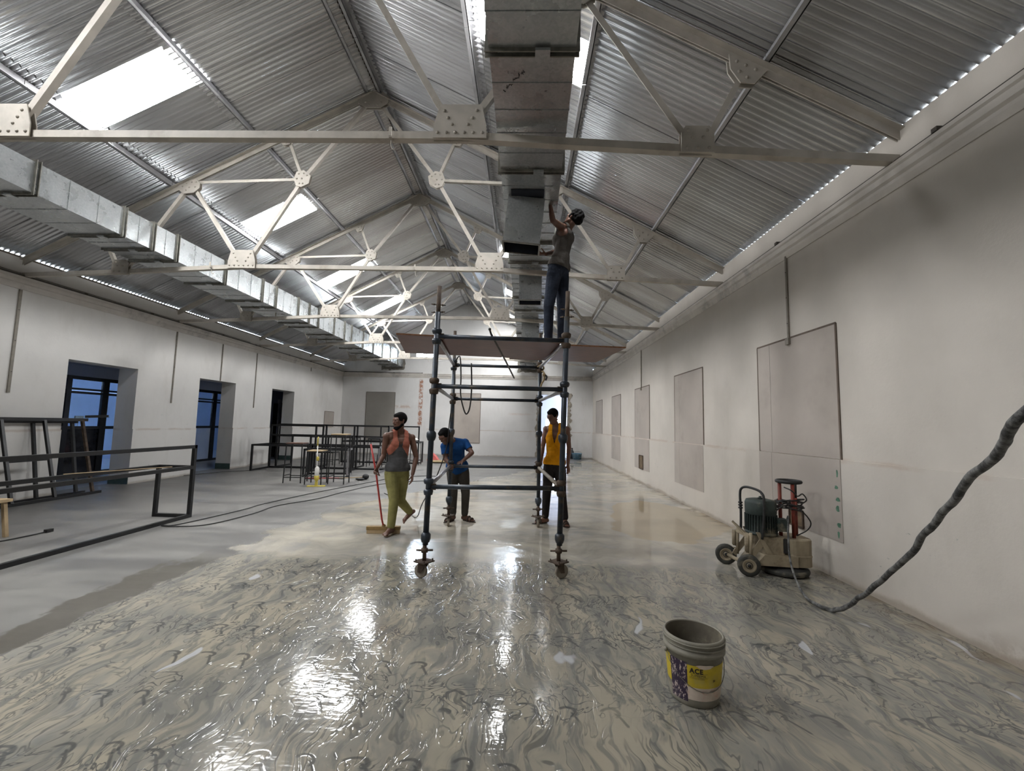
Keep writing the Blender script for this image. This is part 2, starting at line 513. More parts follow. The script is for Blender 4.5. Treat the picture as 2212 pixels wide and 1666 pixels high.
    shal = w.ramp(w.noise(w.mapping(p, loc=(7, 1, 0)), 0.75, 4, 0.6), 0.42, 0.56)
    rw = w.math('MULTIPLY_ADD', shal, -0.06, 0.11)
    rw = w.math('MULTIPLY_ADD', w.math('SUBTRACT', 1.0, near), w.ramp(shal, 0.2, 0.9, 0.12, -0.04), rw)
    ro = w.math('ADD', w.math('MULTIPLY', wet, rw), w.math('MULTIPLY', w.math('SUBTRACT', 1.0, wet), w.ramp(d1, 0.3, 0.7, 0.34, 0.55)))
    ro = w.math('ADD', w.math('MULTIPLY', pud, 0.04), w.math('MULTIPLY', w.math('SUBTRACT', 1.0, pud), ro))
    w.rough(ro)
    w.p.inputs['Specular IOR Level'].default_value = 0.5
    rip = w.noise(w.mapping(p, scale=(1, 2.2, 1)), 9, 2, 0.6)
    hgt = w.math('ADD', w.math('MULTIPLY', w.math('MAXIMUM', w.math('MULTIPLY', l1, 0.5), w.math('MULTIPLY', w.math('MAXIMUM', ring, tail), 0.35)), -0.7), w.math('ADD', w.math('MULTIPLY', s2, 1.2), w.math('MULTIPLY', rip, 0.55)))
    amp = w.math('MULTIPLY', w.math('MULTIPLY', wet, w.math('SUBTRACT', 1.0, pud)), w.ramp(near, 0, 1, 0.30, 1.0, False))
    bp = w.bump(hgt, 0.20, 0.012)
    w.link(w.math('MULTIPLY', amp, 0.15), bp.inputs['Strength'])
    MAT['floor'] = w.m
floor_mat()
simple('corridor_floor', srgb(140, 146, 158), 0.3, scale=2)

# ================================================================ THE SETTING
fl = MB().add([(XL - 0.55, YF, 0), (XR + 0.4, YF, 0), (XR + 0.4, YB + 0.45, 0), (XL - 0.55, YB + 0.45, 0)], [(0, 1, 2, 3)]).build('floor', MAT['floor'])
struct(fl, 'wet slurry-smeared concrete floor of the hall')

DOORS = [(8.36, 9.93), (11.90, 13.43), (15.43, 16.95)]
DTOP, WT, DADO = 2.66, 0.45, 1.26
def wall_boxes(mb, sign, x0, segs, top):
    """sign -1: wall body lies at x < x0"""
    def bx(xa, xb, y0, y1, z0, z1):
        mb.box((min(xa, xb), y0, z0), (max(xa, xb), y1, z1))
    for (y0, y1, z0, z1) in segs:
        if z0 < DADO < z1:
            bx(x0 - sign * 0.018, x0 + sign * WT, y0, y1, z0, DADO); bx(x0, x0 + sign * WT, y0, y1, DADO, z1)
        else:
            bx(x0, x0 + sign * WT, y0, y1, z0, z1)
WTOP_L = 4.335
segs = []
y = YF
for a, b in DOORS:
    segs.append((y, a, 0, WTOP_L)); segs.append((a, b, DTOP, WTOP_L)); y = b
segs.append((y, YB + WT, 0, WTOP_L))
mb = MB(); wall_boxes(mb, -1, XL, segs, WTOP_L)
wl = struct(mb.build('wall_left', MAT['plaster_left'], recalc=False), 'off-white plastered side wall with three deep doorways')
for a, b in DOORS:
    MB().box((XL - WT, b - 0.012, 0), (XL + 0.012, b + 0.02, 0.17)).build('jamb_base', MAT['jamb_base_green'], wl)
    MB().box((XL - WT, a - 0.02, 0), (XL + 0.012, a + 0.012, 0.17)).build('jamb_base', MAT['jamb_base_green'], wl)
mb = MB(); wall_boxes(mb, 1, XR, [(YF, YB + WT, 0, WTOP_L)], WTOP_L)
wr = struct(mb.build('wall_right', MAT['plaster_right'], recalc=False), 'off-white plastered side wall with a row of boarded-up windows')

# back gable wall, cut around the rough doorway, the clerestory slots and the duct holes
def gable(mb, y0, y1, holes, jag):
    xs = sorted(set([XL, CX, XR] + [h[0] for h in holes] + [h[1] for h in holes]))
    rt = lambda x: roof_z(x) - 0.03
    for xa, xb in zip(xs[:-1], xs[1:]):
        hs = sorted([h for h in holes if h[0] <= xa + 1e-6 and h[1] >= xb - 1e-6], key=lambda h: h[2])
        z = 0.0
        for h in hs:
            if h[2] > z: mb.box((xa, y0, z), (xb, y1, h[2]))
            z = h[3]
        za, zb = rt(xa), rt(xb)
        mb.add([(xa, y0, z), (xb, y0, z), (xb, y0, zb), (xa, y0, za), (xa, y1, z), (xb, y1, z), (xb, y1, zb), (xa, y1, za)],
               [(0, 1, 2, 3), (5, 4, 7, 6), (0, 4, 5, 1), (3, 2, 6, 7), (0, 3, 7, 4), (1, 5, 6, 2)])
BDOOR = (0.70, 2.20, -0.01, 3.08)
CLER = [(-5.42, -4.95, 4.84, 5.10), (-4.90, -4.46, 4.84, 5.10), (-1.17, -0.98, 4.88, 5.06), (-0.60, -0.26, 4.80, 5.09)]
mb = MB(); gable(mb, YB, YB + WT, [BDOOR] + CLER, None)
wb = struct(mb.build('wall_back', MAT['plaster_back'], recalc=False), 'white plastered gable wall at the far end')
for i, (a, b, z0, z1) in enumerate(CLER):
    o = MB().box((a - 0.02, YB + 0.28, z0 - 0.02), (b + 0.02, YB + 0.31, z1 + 0.02)).build('window_%d' % (10 + i), MAT['daylight_pane'])
    struct(o, 'small bright clerestory opening high in the far gable')
# broken edges of the knocked-through doorway
rng = random.Random(3)
def jagged(x0, side, z0, z1, n, amp, name):
    mb = MB()
    pts = [(x0 + side * (0.02 + amp * abs(noise.noise(Vector((i * 0.37, side * 3.1, 1.7)))) + rng.random() * 0.03), z0 + (z1 - z0) * i / n) for i in range(n + 1)]
    poly = [(x0 - side * 0.04, z0)] + pts + [(x0 - side * 0.04, z1)]
    a = [(x, YB - 0.025 + 0.012 * rng.random(), z) for x, z in poly]; b = [(x, YB + WT * 0.8, z) for x, z in poly]
    k = len(poly)
    mb.add(a + b, [tuple(range(k)), tuple(range(2 * k - 1, k - 1, -1))] + [(i, (i + 1) % k, k + (i + 1) % k, k + i) for i in range(k)])
    return mb.build(name, MAT['raw_masonry'], wb)
jagged(BDOOR[1], 1, 0.0, 3.15, 34, 0.30, 'broken_edge')
jagged(BDOOR[0], -1, 0.0, 3.05, 30, 0.20, 'broken_edge')

wf = MB().box((XL - WT, YF - 0.4, 0), (XR + WT, YF, 8.0)).build('wall_front', MAT['plaster_left'])
struct(wf, 'plastered end wall behind the viewpoint')

# moulded ledge below the eaves
def ledge(name, p0, p1, inward, lab):
    """stepped plaster moulding, profile given from the wall face inwards"""
    prof = [(-0.02, 3.78), (0.012, 3.78), (0.03, 3.84), (0.03, 3.87), (0.055, 3.89), (0.055, 3.95), (0.075, 3.965), (0.075, 4.0), (-0.02, 4.0)]
    iv = Vector(inward); a = [Vector((p0[0], p0[1], 0)) + iv * x + Vector((0, 0, z)) for x, z in prof]
    b = [Vector((p1[0], p1[1], 0)) + iv * x + Vector((0, 0, z)) for x, z in prof]
    n = len(prof)
    o = MB().add(a + b, [(i, (i + 1) % n, n + (i + 1) % n, n + i) for i in range(n)] + [tuple(range(n)), tuple(range(2 * n - 1, n - 1, -1))]).build(name, MAT['ledge_plaster'])
    return struct(o, lab)
ledge('trim_1', (XR, YF), (XR, YB), (-1, 0, 0), 'moulded plaster ledge along the panelled side wall')
ledge('trim_2', (XL, YF), (XL, YB), (1, 0, 0), 'moulded plaster ledge along the doorway wall')
ledge('trim_3', (XL, YB), (XR, YB), (0, -1, 0), 'moulded plaster ledge across the far gable wall')
# eave plates the sheets rest on
for nm, x in (('trim_4', CX - 6.332), ('trim_5', CX + 6.332)):
    o = MB().box((x - 0.009, YF, 4.30), (x + 0.009, YB + WT, roof_z(x) - 0.023)).build(nm, MAT['eave_timber'])
    struct(o, 'dark timber eave plate under the sheet ends')

# ---- roof sheets: each sheet its own corrugated piece
ceil_root = thing('ceiling', 'corrugated steel roof on trusses, open to the hall', None, (0, 0, 0))
struct(ceil_root)
PITCHC = 0.084
def sheet_mesh(row, side, ncor, cache={}):
    key = (row, side, ncor)
    if key in cache: return cache[key]
    d0, d1 = row
    per = 8; amp = 0.021
    vs = []; fs = []
    nrow = 2
    cols = ncor * per + per // 2 + 1
    for j in range(nrow + 1):
        dx = d0 + (d1 - d0) * j / nrow
        for i in range(cols):
            yy = i * PITCHC / per
            zz = ZRIDGE - SLOPE * dx - amp * math.cos(2 * PI * i / per)
            vs.append((CX + side * dx, yy, zz))
    for j in range(nrow):
        for i in range(cols - 1):
            f = (j * cols + i, j * cols + i + 1, (j + 1) * cols + i + 1, (j + 1) * cols + i)
            fs.append(f if side < 0 else f[::-1])
    me = bpy.data.meshes.new('roofing_sheet'); me.from_pydata(vs, [], fs)
    me.polygons.foreach_set('use_smooth', [True] * len(fs)); me.update()
    cache[key] = me
    return me
ROWS = [(0.02, 2.19), (2.02, 3.66), (3.53, 6.345)]
SKY_L = [-1.9, 1.75, 5.36, 9.20, 13.02, 16.78]
SKY_R = [4.58, 12.08, 15.9, 19.6]  # last rooflight is added, hidden by the duct, to brighten the far end
NS = 8   # corrugations of a skylight sheet
win = 1
for side in (-1, 1):
    for ri, row in enumerate(ROWS):
        stops = (SKY_L if side < 0 else SKY_R) if ri == 1 else []
        y = YF - 0.1 + 0.17 * ri; k = 0
        lim = YB + WT
        while y < lim - 0.1:
            nxt = [s for s in stops if s > y - 0.07]
            tgt = nxt[0] if nxt else lim
            if nxt and abs(tgt - y) < 0.09:
                me = sheet_mesh(row, side, NS).copy()
                me.materials.clear(); me.materials.append(MAT['skylight'])
                o = bpy.data.objects.new('window_%d' % win, me); COL.objects.link(o); o.location = (0, tgt, 0.012)
                struct(o, 'bright translucent rooflight sheet in the ' + ('doorway-side' if side < 0 else 'duct-side') + ' roof slope')
                win += 1
                y = tgt + NS * PITCHC; stops = [s for s in stops if s != tgt]
                continue
            left = max(1, int(round((tgt - y) / PITCHC)))
            nn = min(9, left)
            if 0 < left - nn < 3: nn = max(3, left - 4)
            me = sheet_mesh(row, side, nn)
            if not me.materials: me.materials.append(MAT['corrugated'])
            inst('roofing_sheet', me, ceil_root, Matrix.Translation((0, y, 0.005 * (k % 2) + 0.004 * (ri == 1))))
            y += nn * PITCHC; k += 1
for side in (-1, 1):      # added unseen skin over the sheets, blocks light leaking through the laps
    q = MB(); d0, d1 = 0.0, 6.30
    q.add([(CX + side * d0, YF - 0.1, ZRIDGE + 0.045), (CX + side * d1, YF - 0.1, ZRIDGE - SLOPE * d1 + 0.045), (CX + side * d1, YB + WT, ZRIDGE - SLOPE * d1 + 0.045), (CX + side * d0, YB + WT, ZRIDGE + 0.045)], [(0, 1, 2, 3)])
    q.build('roof_light_block', MAT['eave_timber'], ceil_root)
rc = MB().prof((CX, YF - 0.1, ZRIDGE + 0.02), (CX, YB + WT, ZRIDGE + 0.02), [(-0.25, -0.10), (0, 0.035), (0.25, -0.10), (0.25, -0.095), (0, 0.045), (-0.25, -0.095)]).build('ridge_cap', MAT['galv_flange'], ceil_root)

# ---------------------------------------------------------------- more materials
simple('black_steel', srgb(17, 18, 20), 0.42, 0.1, var=0.25, scale=10, dirt=srgb(38, 35, 32), dirt_amt=0.35)
simple('scaffold_blue', srgb(50, 57, 66), 0.42, 0.35, var=0.25, scale=9, dirt=srgb(92, 80, 62), dirt_amt=0.75)
simple('scaffold_rust', srgb(76, 63, 52), 0.8, 0.2, var=0.35, scale=14, bump=0.3)
simple('scaffold_bare', srgb(160, 160, 164), 0.3, 0.85, var=0.15, scale=9)
simple('plywood_red', srgb(98, 58, 44), 0.45, var=0.16, scale=5)
simple('plywood_edge', srgb(120, 82, 54), 0.8, var=0.25, scale=30)
simple('cement_board', srgb(166, 158, 150), 0.75, var=0.06, scale=1.3, dirt=srgb(146, 138, 130), dirt_amt=0.5)
simple('cement_board_grey', srgb(138, 134, 128), 0.75, var=0.06, scale=1.3)
simple('board_edge', srgb(96, 84, 74), 0.8)
simple('conduit_grey', srgb(128, 122, 112), 0.6, var=0.1)
simple('pipe_dark', srgb(74, 68, 62), 0.55, 0.4, var=0.2)
simple('rubber_black', srgb(30, 30, 30), 0.6, var=0.25, scale=20)
simple('caster_grey', srgb(132, 124, 112), 0.6, var=0.15, scale=20, dirt=srgb(92, 80, 64))
simple('rope_tan', srgb(150, 132, 100), 0.9)
simple('cable_black', srgb(28, 27, 27), 0.5)
simple('timber_pale', srgb(168, 146, 112), 0.7, var=0.15, scale=8)
simple('alu_black', srgb(26, 30, 36), 0.35, 0.3)

# ---------------------------------------------------------------- roof trusses
def nz(dx): return 7.50 - SLOPE * dx          # rafter centre line
def truss(yt, label, hooks):
    root = thing('roof_truss', label, 'truss', (CX, yt, 4.04), 0, 'steel roof trusses across the hall')
    P = lambda dx, z, dy=0.0: (dx, dy, z - 4.04)
    tp = MAT['truss_paint']
    L1, L2 = (4.40, 4.13), (2.20, 4.255)
    m, n3, n2, n1 = (1.22, 5.88), (1.55, nz(1.55)), (3.27, nz(3.27)), (4.88, nz(4.88))
    mb = MB()
    ch = [(-6.24, 4.045), (-L1[0], L1[1]), (-L2[0], L2[1]), (L2[0], L2[1]), (L1[0], L1[1]), (6.24, 4.045)]
    for a, b in zip(ch[:-1], ch[1:]):
        mb.angle(P(*a), P(*b), 0.072, 0.009, flip=-1)
    local(root, mb, 'bottom_chord', tp)
    for s in (-1, 1):
        mb = MB()
        mb.angle(P(0, nz(0), 0.014), P(s * 6.30, nz(6.30), 0.014), 0.085, 0.009, up=(0, 0, -1), flip=-1 if s > 0 else 1)
        mb.angle(P(0, nz(0), -0.014), P(s * 6.30, nz(6.30), -0.014), 0.085, 0.009, up=(0, 0, -1), flip=1 if s > 0 else -1)
        local(root, mb, 'rafter', tp)
        def mem(a, b, w=0.055, nm='strut'):
            h_ = w / 2; q = MB(); q.prof(P(s * a[0], a[1], 0), P(s * b[0], b[1], 0), [(-h_, -0.004), (h_, -0.004), (h_, 0.004), (-h_ + 0.008, 0.004), (-h_ + 0.008, w), (-h_, w)], up=(0, 1, 0))
            local(root, q, nm, tp)
        g2 = (L2[0], 4.40)
        mem((2.08, 4.40), m, 0.062, 'main_tie'); mem(m, (0.05, nz(0.05) - 0.05), 0.062, 'main_tie')
        mem((2.32, 4.42), n2, 0.062); mem(m, n2, 0.05); mem(m, n3, 0.05)
        mem((4.50, 4.22), n1, 0.055); mem((4.30, 4.24), n2, 0.06)
        def gus(c, poly, riv, nm='gusset_plate'):
            q = MB()
            pl = [(s * x, z) for x, z in poly]
            q.plate(pl, P(s * c[0], c[1], -0.026), (1, 0, 0), (0, 0, 1), 0.011)
            q.plate(pl, P(s * c[0], c[1], 0.030), (1, 0, 0), (0, 0, 1), 0.011)
            g = local(root, q, nm, tp)
            if riv:
                r = MB()
                for x, z in riv:
                    r.ball(P(s * (c[0] + x), c[1] + z, -0.031), 0.017, 8, 3, True, (1, 1, 0.8), Matrix.Rotation(PI / 2, 3, 'X'))
                ro = local(g, r, 'rivets', MAT['rivet_paint']); ro['kind'] = 'stuff'
        # plate at the inner foot of the main tie
        gus((2.20, 4.375), [(-0.25, -0.165), (0.25, -0.165), (0.245, -0.03), (0.20, 0.165), (-0.19, 0.165), (-0.245, -0.03)],
            [(-0.21 + 0.084 * i, -0.115) for i in range(6)] + [(-0.15, 0.10), (-0.115, 0.03), (-0.075, -0.035), (0.155, 0.105), (0.115, 0.03), (0.075, -0.035)])
        gus((4.40, 4.205), [(-0.15, -0.125), (0.15, -0.125), (0.15, 0.07), (0.11, 0.13), (-0.11, 0.13), (-0.15, 0.07)],
            [(-0.1, -0.085), (0, -0.085), (0.1, -0.085), (-0.085, 0.085), (-0.05, 0.015), (0.05, 0.015), (0.085, 0.085)])
        gus((3.27, 5.745), [(-0.19, 0.03), (-0.12, 0.12), (0.05, 0.12), (0.20, -0.02), (0.19, -0.10), (0.08, -0.17), (-0.09, -0.15), (-0.19, -0.06)],
            [(-0.12, 0.05), (-0.04, 0.05), (0.05, 0.03), (0.12, -0.03), (-0.11, -0.04), (0.05, -0.10), (0.0, -0.05)])
        gus((1.22, 5.875), [(-0.16, 0.06), (-0.03, 0.16), (0.10, 0.13), (0.15, 0.0), (0.10, -0.13), (0.0, -0.16), (-0.13, -0.09)],
            [(-0.09, 0.06), (-0.03, 0.10), (0.06, 0.09), (0.09, 0.0), (0.0, 0.0), (0.04, -0.09), (-0.02, -0.09)])
        gus((1.55, nz(1.55) - 0.08), [(-0.13, 0.13), (0.13, 0.0), (0.06, -0.11), (-0.06, -0.09)], [(-0.05, 0.03), (0.03, 0.0), (0, -0.06)])
        gus((4.88, nz(4.88) - 0.06), [(-0.18, 0.15), (0.17, -0.02), (0.05, -0.15), (-0.08, -0.14), (-0.17, 0.0)],
            [(-0.11, 0.07), (-0.03, 0.03), (0.06, -0.01), (-0.09, -0.03), (-0.02, -0.09)])
    q = MB(); poly = [(-0.30, -0.02), (-0.16, 0.09), (0.16, 0.09), (0.30, -0.02), (0.27, -0.14), (0.14, -0.22), (-0.14, -0.22), (-0.27, -0.14)]
    q.plate(poly, P(0, 7.46, -0.030), (1, 0, 0), (0, 0, 1), 0.012); q.plate(poly, P(0, 7.46, 0.034), (1, 0, 0), (0, 0, 1), 0.012)
    g = local(root, q, 'apex_plate', tp)
    r = MB()
    for x, z in [(-0.22, -0.03), (-0.14, 0.02), (-0.06, 0.05), (0.06, 0.05), (0.14, 0.02), (0.22, -0.03), (-0.14, -0.12), (-0.08, -0.17), (0.14, -0.12), (0.08, -0.17)]:
        r.ball(P(x, 7.46 + z, -0.036), 0.017, 8, 3, True, (1, 1, 0.8), Matrix.Rotation(PI / 2, 3, 'X'))
    local(g, r, 'rivets', MAT['rivet_paint'])['kind'] = 'stuff'
    for x in hooks:      # small strap and hook hung from the chord
        q = MB(); q.bar(P(x, 4.215, -0.045), P(x, 4.305, -0.045), 0.026, 0.006, up=(0, 1, 0)); q.bar(P(x, 4.21, -0.04), P(x, 4.21, 0.05), 0.026, 0.006)
        q.tube([P(x, 4.20), P(x, 4.15), P(x + 0.012, 4.12), P(x + 0.03, 4.105), P(x + 0.045, 4.125)], 0.006, 6)
        local(root, q, 'hanger_hook', tp)
    return root
TL = ['cream-painted steel roof truss nearest the viewpoint, crossing in front of the open duct',
      'cream-painted steel roof truss level with the kneecaps of the man on the scaffold platform',
      'cream-painted steel roof truss next behind the scaffold, its feet meeting both walls halfway down',
      'cream-painted steel roof truss second from the far gable wall',
      'cream-painted steel roof truss closest to the far gable wall']
TL[1] = 'cream-painted steel roof truss passing behind the hips of the man on the scaffold'
for i, yt in enumerate(TRUSS_Y):
    truss(yt, TL[i], [(1.55,), (-2.75, 0.9), (-3.6, -0.6), (-3.9, 0.4), (-1.2,)][i])

# ---------------------------------------------------------------- purlins
PN = [(-1, 0.14, 'grey steel purlin just below the ridge on the doorway-side slope'), (1, 0.14, 'grey steel purlin just below the ridge on the duct-side slope'),
      (-1, 2.02, 'grey steel purlin along the upper edge of the four large rooflights'), (1, 2.06, 'grey steel purlin high on the slope above the open duct'),
      (-1, 3.62, 'grey steel purlin along the lower edge of the four large rooflights'), (1, 3.54, 'grey steel purlin right of the open duct on the upper slope'),
      (-1, 5.06, 'grey steel purlin low on the slope above the doorway wall'), (1, 5.06, 'pale grey steel purlin low on the slope above the panelled wall')]
for side, dx, lab in PN:
    x = CX + side * dx; z = roof_z(x) - 0.024
    root = thing('purlin', lab, 'purlin', (x, 0, z), 0, 'roof purlins')
    ys = [YF] + [0.323] + TRUSS_Y + [YB]
    for a, b in zip(ys[:-1], ys[1:]):
        q = MB()
        for y0 in np.arange(a, b, 1.18):
            y1 = min(b, y0 + 1.18)
            q.bar((0, y0 + 0.004, -0.055), (0, y1 - 0.004, -0.055), 0.012, 0.11); q.bar((side * 0.03, y0 + 0.004, -0.006), (side * 0.03, y1 - 0.004, -0.006), 0.07, 0.01)
            q.bar((-side * 0.022, y0 + 0.004, -0.104), (-side * 0.022, y1 - 0.004, -0.104), 0.062, 0.012)
        local(root, q, 'purlin_length', MAT['purlin_paint'])

# ---------------------------------------------------------------- ducts
def duct(name, label, xs, zs, ys, flanges, bead, joints_label=None):
    """xs(y)->(x0,x1), zs(y)->(z0,z1); one section between each pair of flanges"""
    root = thing(name, label, 'air duct', (0, 0, 0))
    st = [ys[0]] + flanges + [ys[1]]
    for a, b in zip(st[:-1], st[1:]):
        q = MB(); vs = []
        for y in (a, b):
            x0, x1 = xs(y); z0, z1 = zs(y)
            vs += [(x0, y, z0), (x1, y, z0), (x1, y, z1), (x0, y, z1)]
        q.add(vs, [(0, 1, 5, 4), (1, 2, 6, 5), (2, 3, 7, 6), (3, 0, 4, 7)])
        sec = local(root, q, 'duct_section', MAT['galv'])
        k = max(1, int((b - a) / bead))
        for j in range(1, k + 1):
            y = a + (b - a) * j / (k + 1)
            x0, x1 = xs(y); z0, z1 = zs(y)
            r = MB()
            for p0, p1 in (((x0, z0), (x1, z0)), ((x1, z0), (x1, z1)), ((x1, z1), (x0, z1)), ((x0, z1), (x0, z0))):
                r.bar((p0[0], y, p0[1]), (p1[0], y, p1[1]), 0.012, 0.010, up=(0, 1, 0))
            local(sec, r, 'seam_bead', MAT['galv'])
    for y in flanges:
        x0, x1 = xs(y); z0, z1 = zs(y); t = 0.03
        r = MB()
        for dy in (-0.024, 0.024):
            r.box((x0 - t, y + dy - 0.005, z0 - t), (x1 + t, y + dy + 0.005, z0 + 0.004)); r.box((x0 - t, y + dy - 0.005, z1 - 0.004), (x1 + t, y + dy + 0.005, z1 + t))
            r.box((x0 - t, y + dy - 0.005, z0), (x0 + 0.004, y + dy + 0.005, z1)); r.box((x1 - 0.004, y + dy - 0.005, z0), (x1 + t, y + dy + 0.005, z1))
        f = local(root, r, 'flange', MAT['galv_flange'])
        r = MB(); xm = x0 + (x1 - x0) * 0.62
        r.box((xm - 0.055, y - 0.045, z0 - t - 0.008), (xm + 0.055, y + 0.045, z0 - t + 0.014)); local(f, r, 'flange_cleat', MAT['galv'])
    return root
dl = duct('air_duct', 'galvanised rectangular duct running along the doorway side, resting on the truss chords',
     lambda y: (-6.98, -6.18 + 0.008 * max(0, y - 8)), lambda y: (4.30, 4.70 + 0.021 * (y - 5)), (1.2, YB - 0.002),
     [2.5, 3.8, 5.06, 6.27, 6.80, 7.30, 8.55, 9.80, 10.35, 11.4, 12.0, 12.55, 13.6, 14.4, 15.0, 16.1, 17.2, 18.3, 19.4, 20.5], 0.42)
dr = duct('air_duct', 'galvanised rectangular duct with drop boxes, overhead beside the man on the scaffold',
     lambda y: (-0.31 + 0.006 * (y - 3), 0.33 + 0.019 * (y - 3)), lambda y: (4.30, 4.68 + 0.012 * (y - 3)), (0.6, YB - 0.002),
     [1.75, 2.98, 4.50, 6.35, 7.15, 9.2, 10.25, 11.2, 12.9, 13.8, 14.9, 16.2, 17.5, 18.9, 20.3], 0.33)
# mortar collars where the ducts enter the gable wall
simple('mortar', srgb(112, 108, 100), 0.95, var=0.2, scale=12, bump=0.6)
for (x0, x1, z0, z1) in ((-7.02, -6.07, 4.27, 5.06), (-0.22, 0.70, 4.27, 4.92)):
    q = MB(); r2 = random.Random(int(x0 * 10)); n = 44; pin = []; pout = []
    def per(t, e):
        w, hgt = x1 - x0 + 2 * e, z1 - z0 + 2 * e; L = 2 * (w + hgt); d = t * L
        if d < w: return (x0 - e + d, z0 - e)
        d -= w
        if d < hgt: return (x1 + e, z0 - e + d)
        d -= hgt
        if d < w: return (x1 + e - d, z1 + e)
        d -= w
        return (x0 - e, z1 + e - d)
    for i in range(n):
        a = per(i / n, -0.01); b = per(i / n, 0.07 + 0.07 * r2.random())
        pin.append((a[0], YB - 0.03, a[1])); pout.append((b[0], YB - 0.002, b[1]))
    q.add(pin + pout, [(i, (i + 1) % n, n + (i + 1) % n, n + i) for i in range(n)])
    q.build('mortar_collar', MAT['mortar'], wb)

# drop boxes under the right duct; shade of the hollow painted on as a dark inner skin
simple('hollow_shade', srgb(34, 40, 50), 0.8)
def drop_box(name, parent, x0, x1, y0, y1, z0, z1, tilt=0.0):
    q = MB(); c = Vector(((x0 + x1) / 2, y0, z1)); R = Matrix.Rotation(tilt, 3, 'Y')
    def tr(p): return c + R @ (Vector(p) - c)
    def wallq(a, b):
        q.add([tr((a[0], a[1], z1)), tr((b[0], b[1], z1)), tr((b[0], b[1], z0)), tr((a[0], a[1], z0))], [(0, 1, 2, 3)])
    co = [(x0, y0), (x1, y0), (x1, y1), (x0, y1)]
    for i in range(4): wallq(co[i], co[(i + 1) % 4])
    t = 0.012; ci = [(x0 + t, y0 + t), (x1 - t, y0 + t), (x1 - t, y1 - t), (x0 + t, y1 - t)]
    o = q.build(name, MAT['galv'], parent)
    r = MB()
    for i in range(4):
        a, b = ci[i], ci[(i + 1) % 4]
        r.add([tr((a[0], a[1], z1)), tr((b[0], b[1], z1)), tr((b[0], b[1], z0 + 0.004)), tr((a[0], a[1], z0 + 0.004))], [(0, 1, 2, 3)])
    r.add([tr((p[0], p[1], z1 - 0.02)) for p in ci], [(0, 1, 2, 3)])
    r.build('shade_lining', MAT['hollow_shade'], o, recalc=False)
    f = MB()
    for i in range(4):
        a, b = co[i], co[(i + 1) % 4]
        f.bar(tr((a[0], a[1], z0)), tr((b[0], b[1], z0)), 0.02, 0.016)
    f.build('rim', MAT['galv_flange'], o)
    return o
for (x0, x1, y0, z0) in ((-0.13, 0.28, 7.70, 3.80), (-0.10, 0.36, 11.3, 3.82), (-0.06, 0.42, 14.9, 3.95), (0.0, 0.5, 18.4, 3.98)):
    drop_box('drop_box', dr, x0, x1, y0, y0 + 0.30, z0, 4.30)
q = MB(); q.box((-0.20, 4.87, 4.285), (0.19, 5.28, 4.297)); q.build('opening_shade', MAT['hollow_shade'], dr)  # dark plate under the duct, painted as the shade in its opening
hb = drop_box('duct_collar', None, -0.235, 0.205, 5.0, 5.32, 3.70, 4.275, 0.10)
tag(hb, 'open galvanised sheet box being fitted under the duct by the man on the scaffold', 'duct box')
# marker scribble on the duct floor
q = MB(); rr = random.Random(5)
for i in range(11):
    bx, by = -0.21 + 0.016 * i, 3.36 - 0.020 * i
    pts = [(bx + rr.uniform(-.012, .012), by + rr.uniform(-.02, .02), 4.2985) for _ in range(4)]
    q.tube(pts, 0.0028, 5)
q.build('marker_scribble', MAT['cable_black'], dr)

# ================================================================ wall fittings
def board(name, label, axis, wallpos, inward, a0, a1, z0, z1, mat, split=None, vjoint=None):
    """sheet closing an old window; axis 'y' on a side wall, 'x' on the gable"""
    root = thing(name, label, 'wall panel', (wallpos, (a0 + a1) / 2, z0) if axis == 'y' else ((a0 + a1) / 2, wallpos, z0), 0, 'boards closing the old windows')
    rows = [(z0, split - 0.004), (split + 0.004, z1)] if split else [(z0, z1)]
    cols = [(a0, vjoint - 0.003), (vjoint + 0.003, a1)] if vjoint else [(a0, a1)]
    for r0, r1 in rows:
        for c0, c1 in cols:
            t = 0.010 if r0 >= (split or 0) else 0.024
            lo, hi = sorted((wallpos - inward * 0.004, wallpos + inward * t))
            q = MB()
            q.box((lo, c0, r0), (hi, c1, r1)) if axis == 'y' else q.box((c0, lo, r0), (c1, hi, r1))
            q.build('board', MAT[mat], root)
    q = MB()      # shadow gap trim round the sheets
    for s0, s1 in (((a0, z0), (a1, z0)), ((a1, z0), (a1, z1)), ((a1, z1), (a0, z1)), ((a0, z1), (a0, z0))):
        f = (lambda p: (wallpos + inward * 0.006, p[0], p[1])) if axis == 'y' else (lambda p: (p[0], wallpos + inward * 0.006, p[1]))
        q.bar(f(s0), f(s1), 0.022, 0.012, up=(1, 0, 0) if axis == 'y' else (0, 1, 0))
    q.build('edge_strip', MAT['board_edge'], root)
    return root
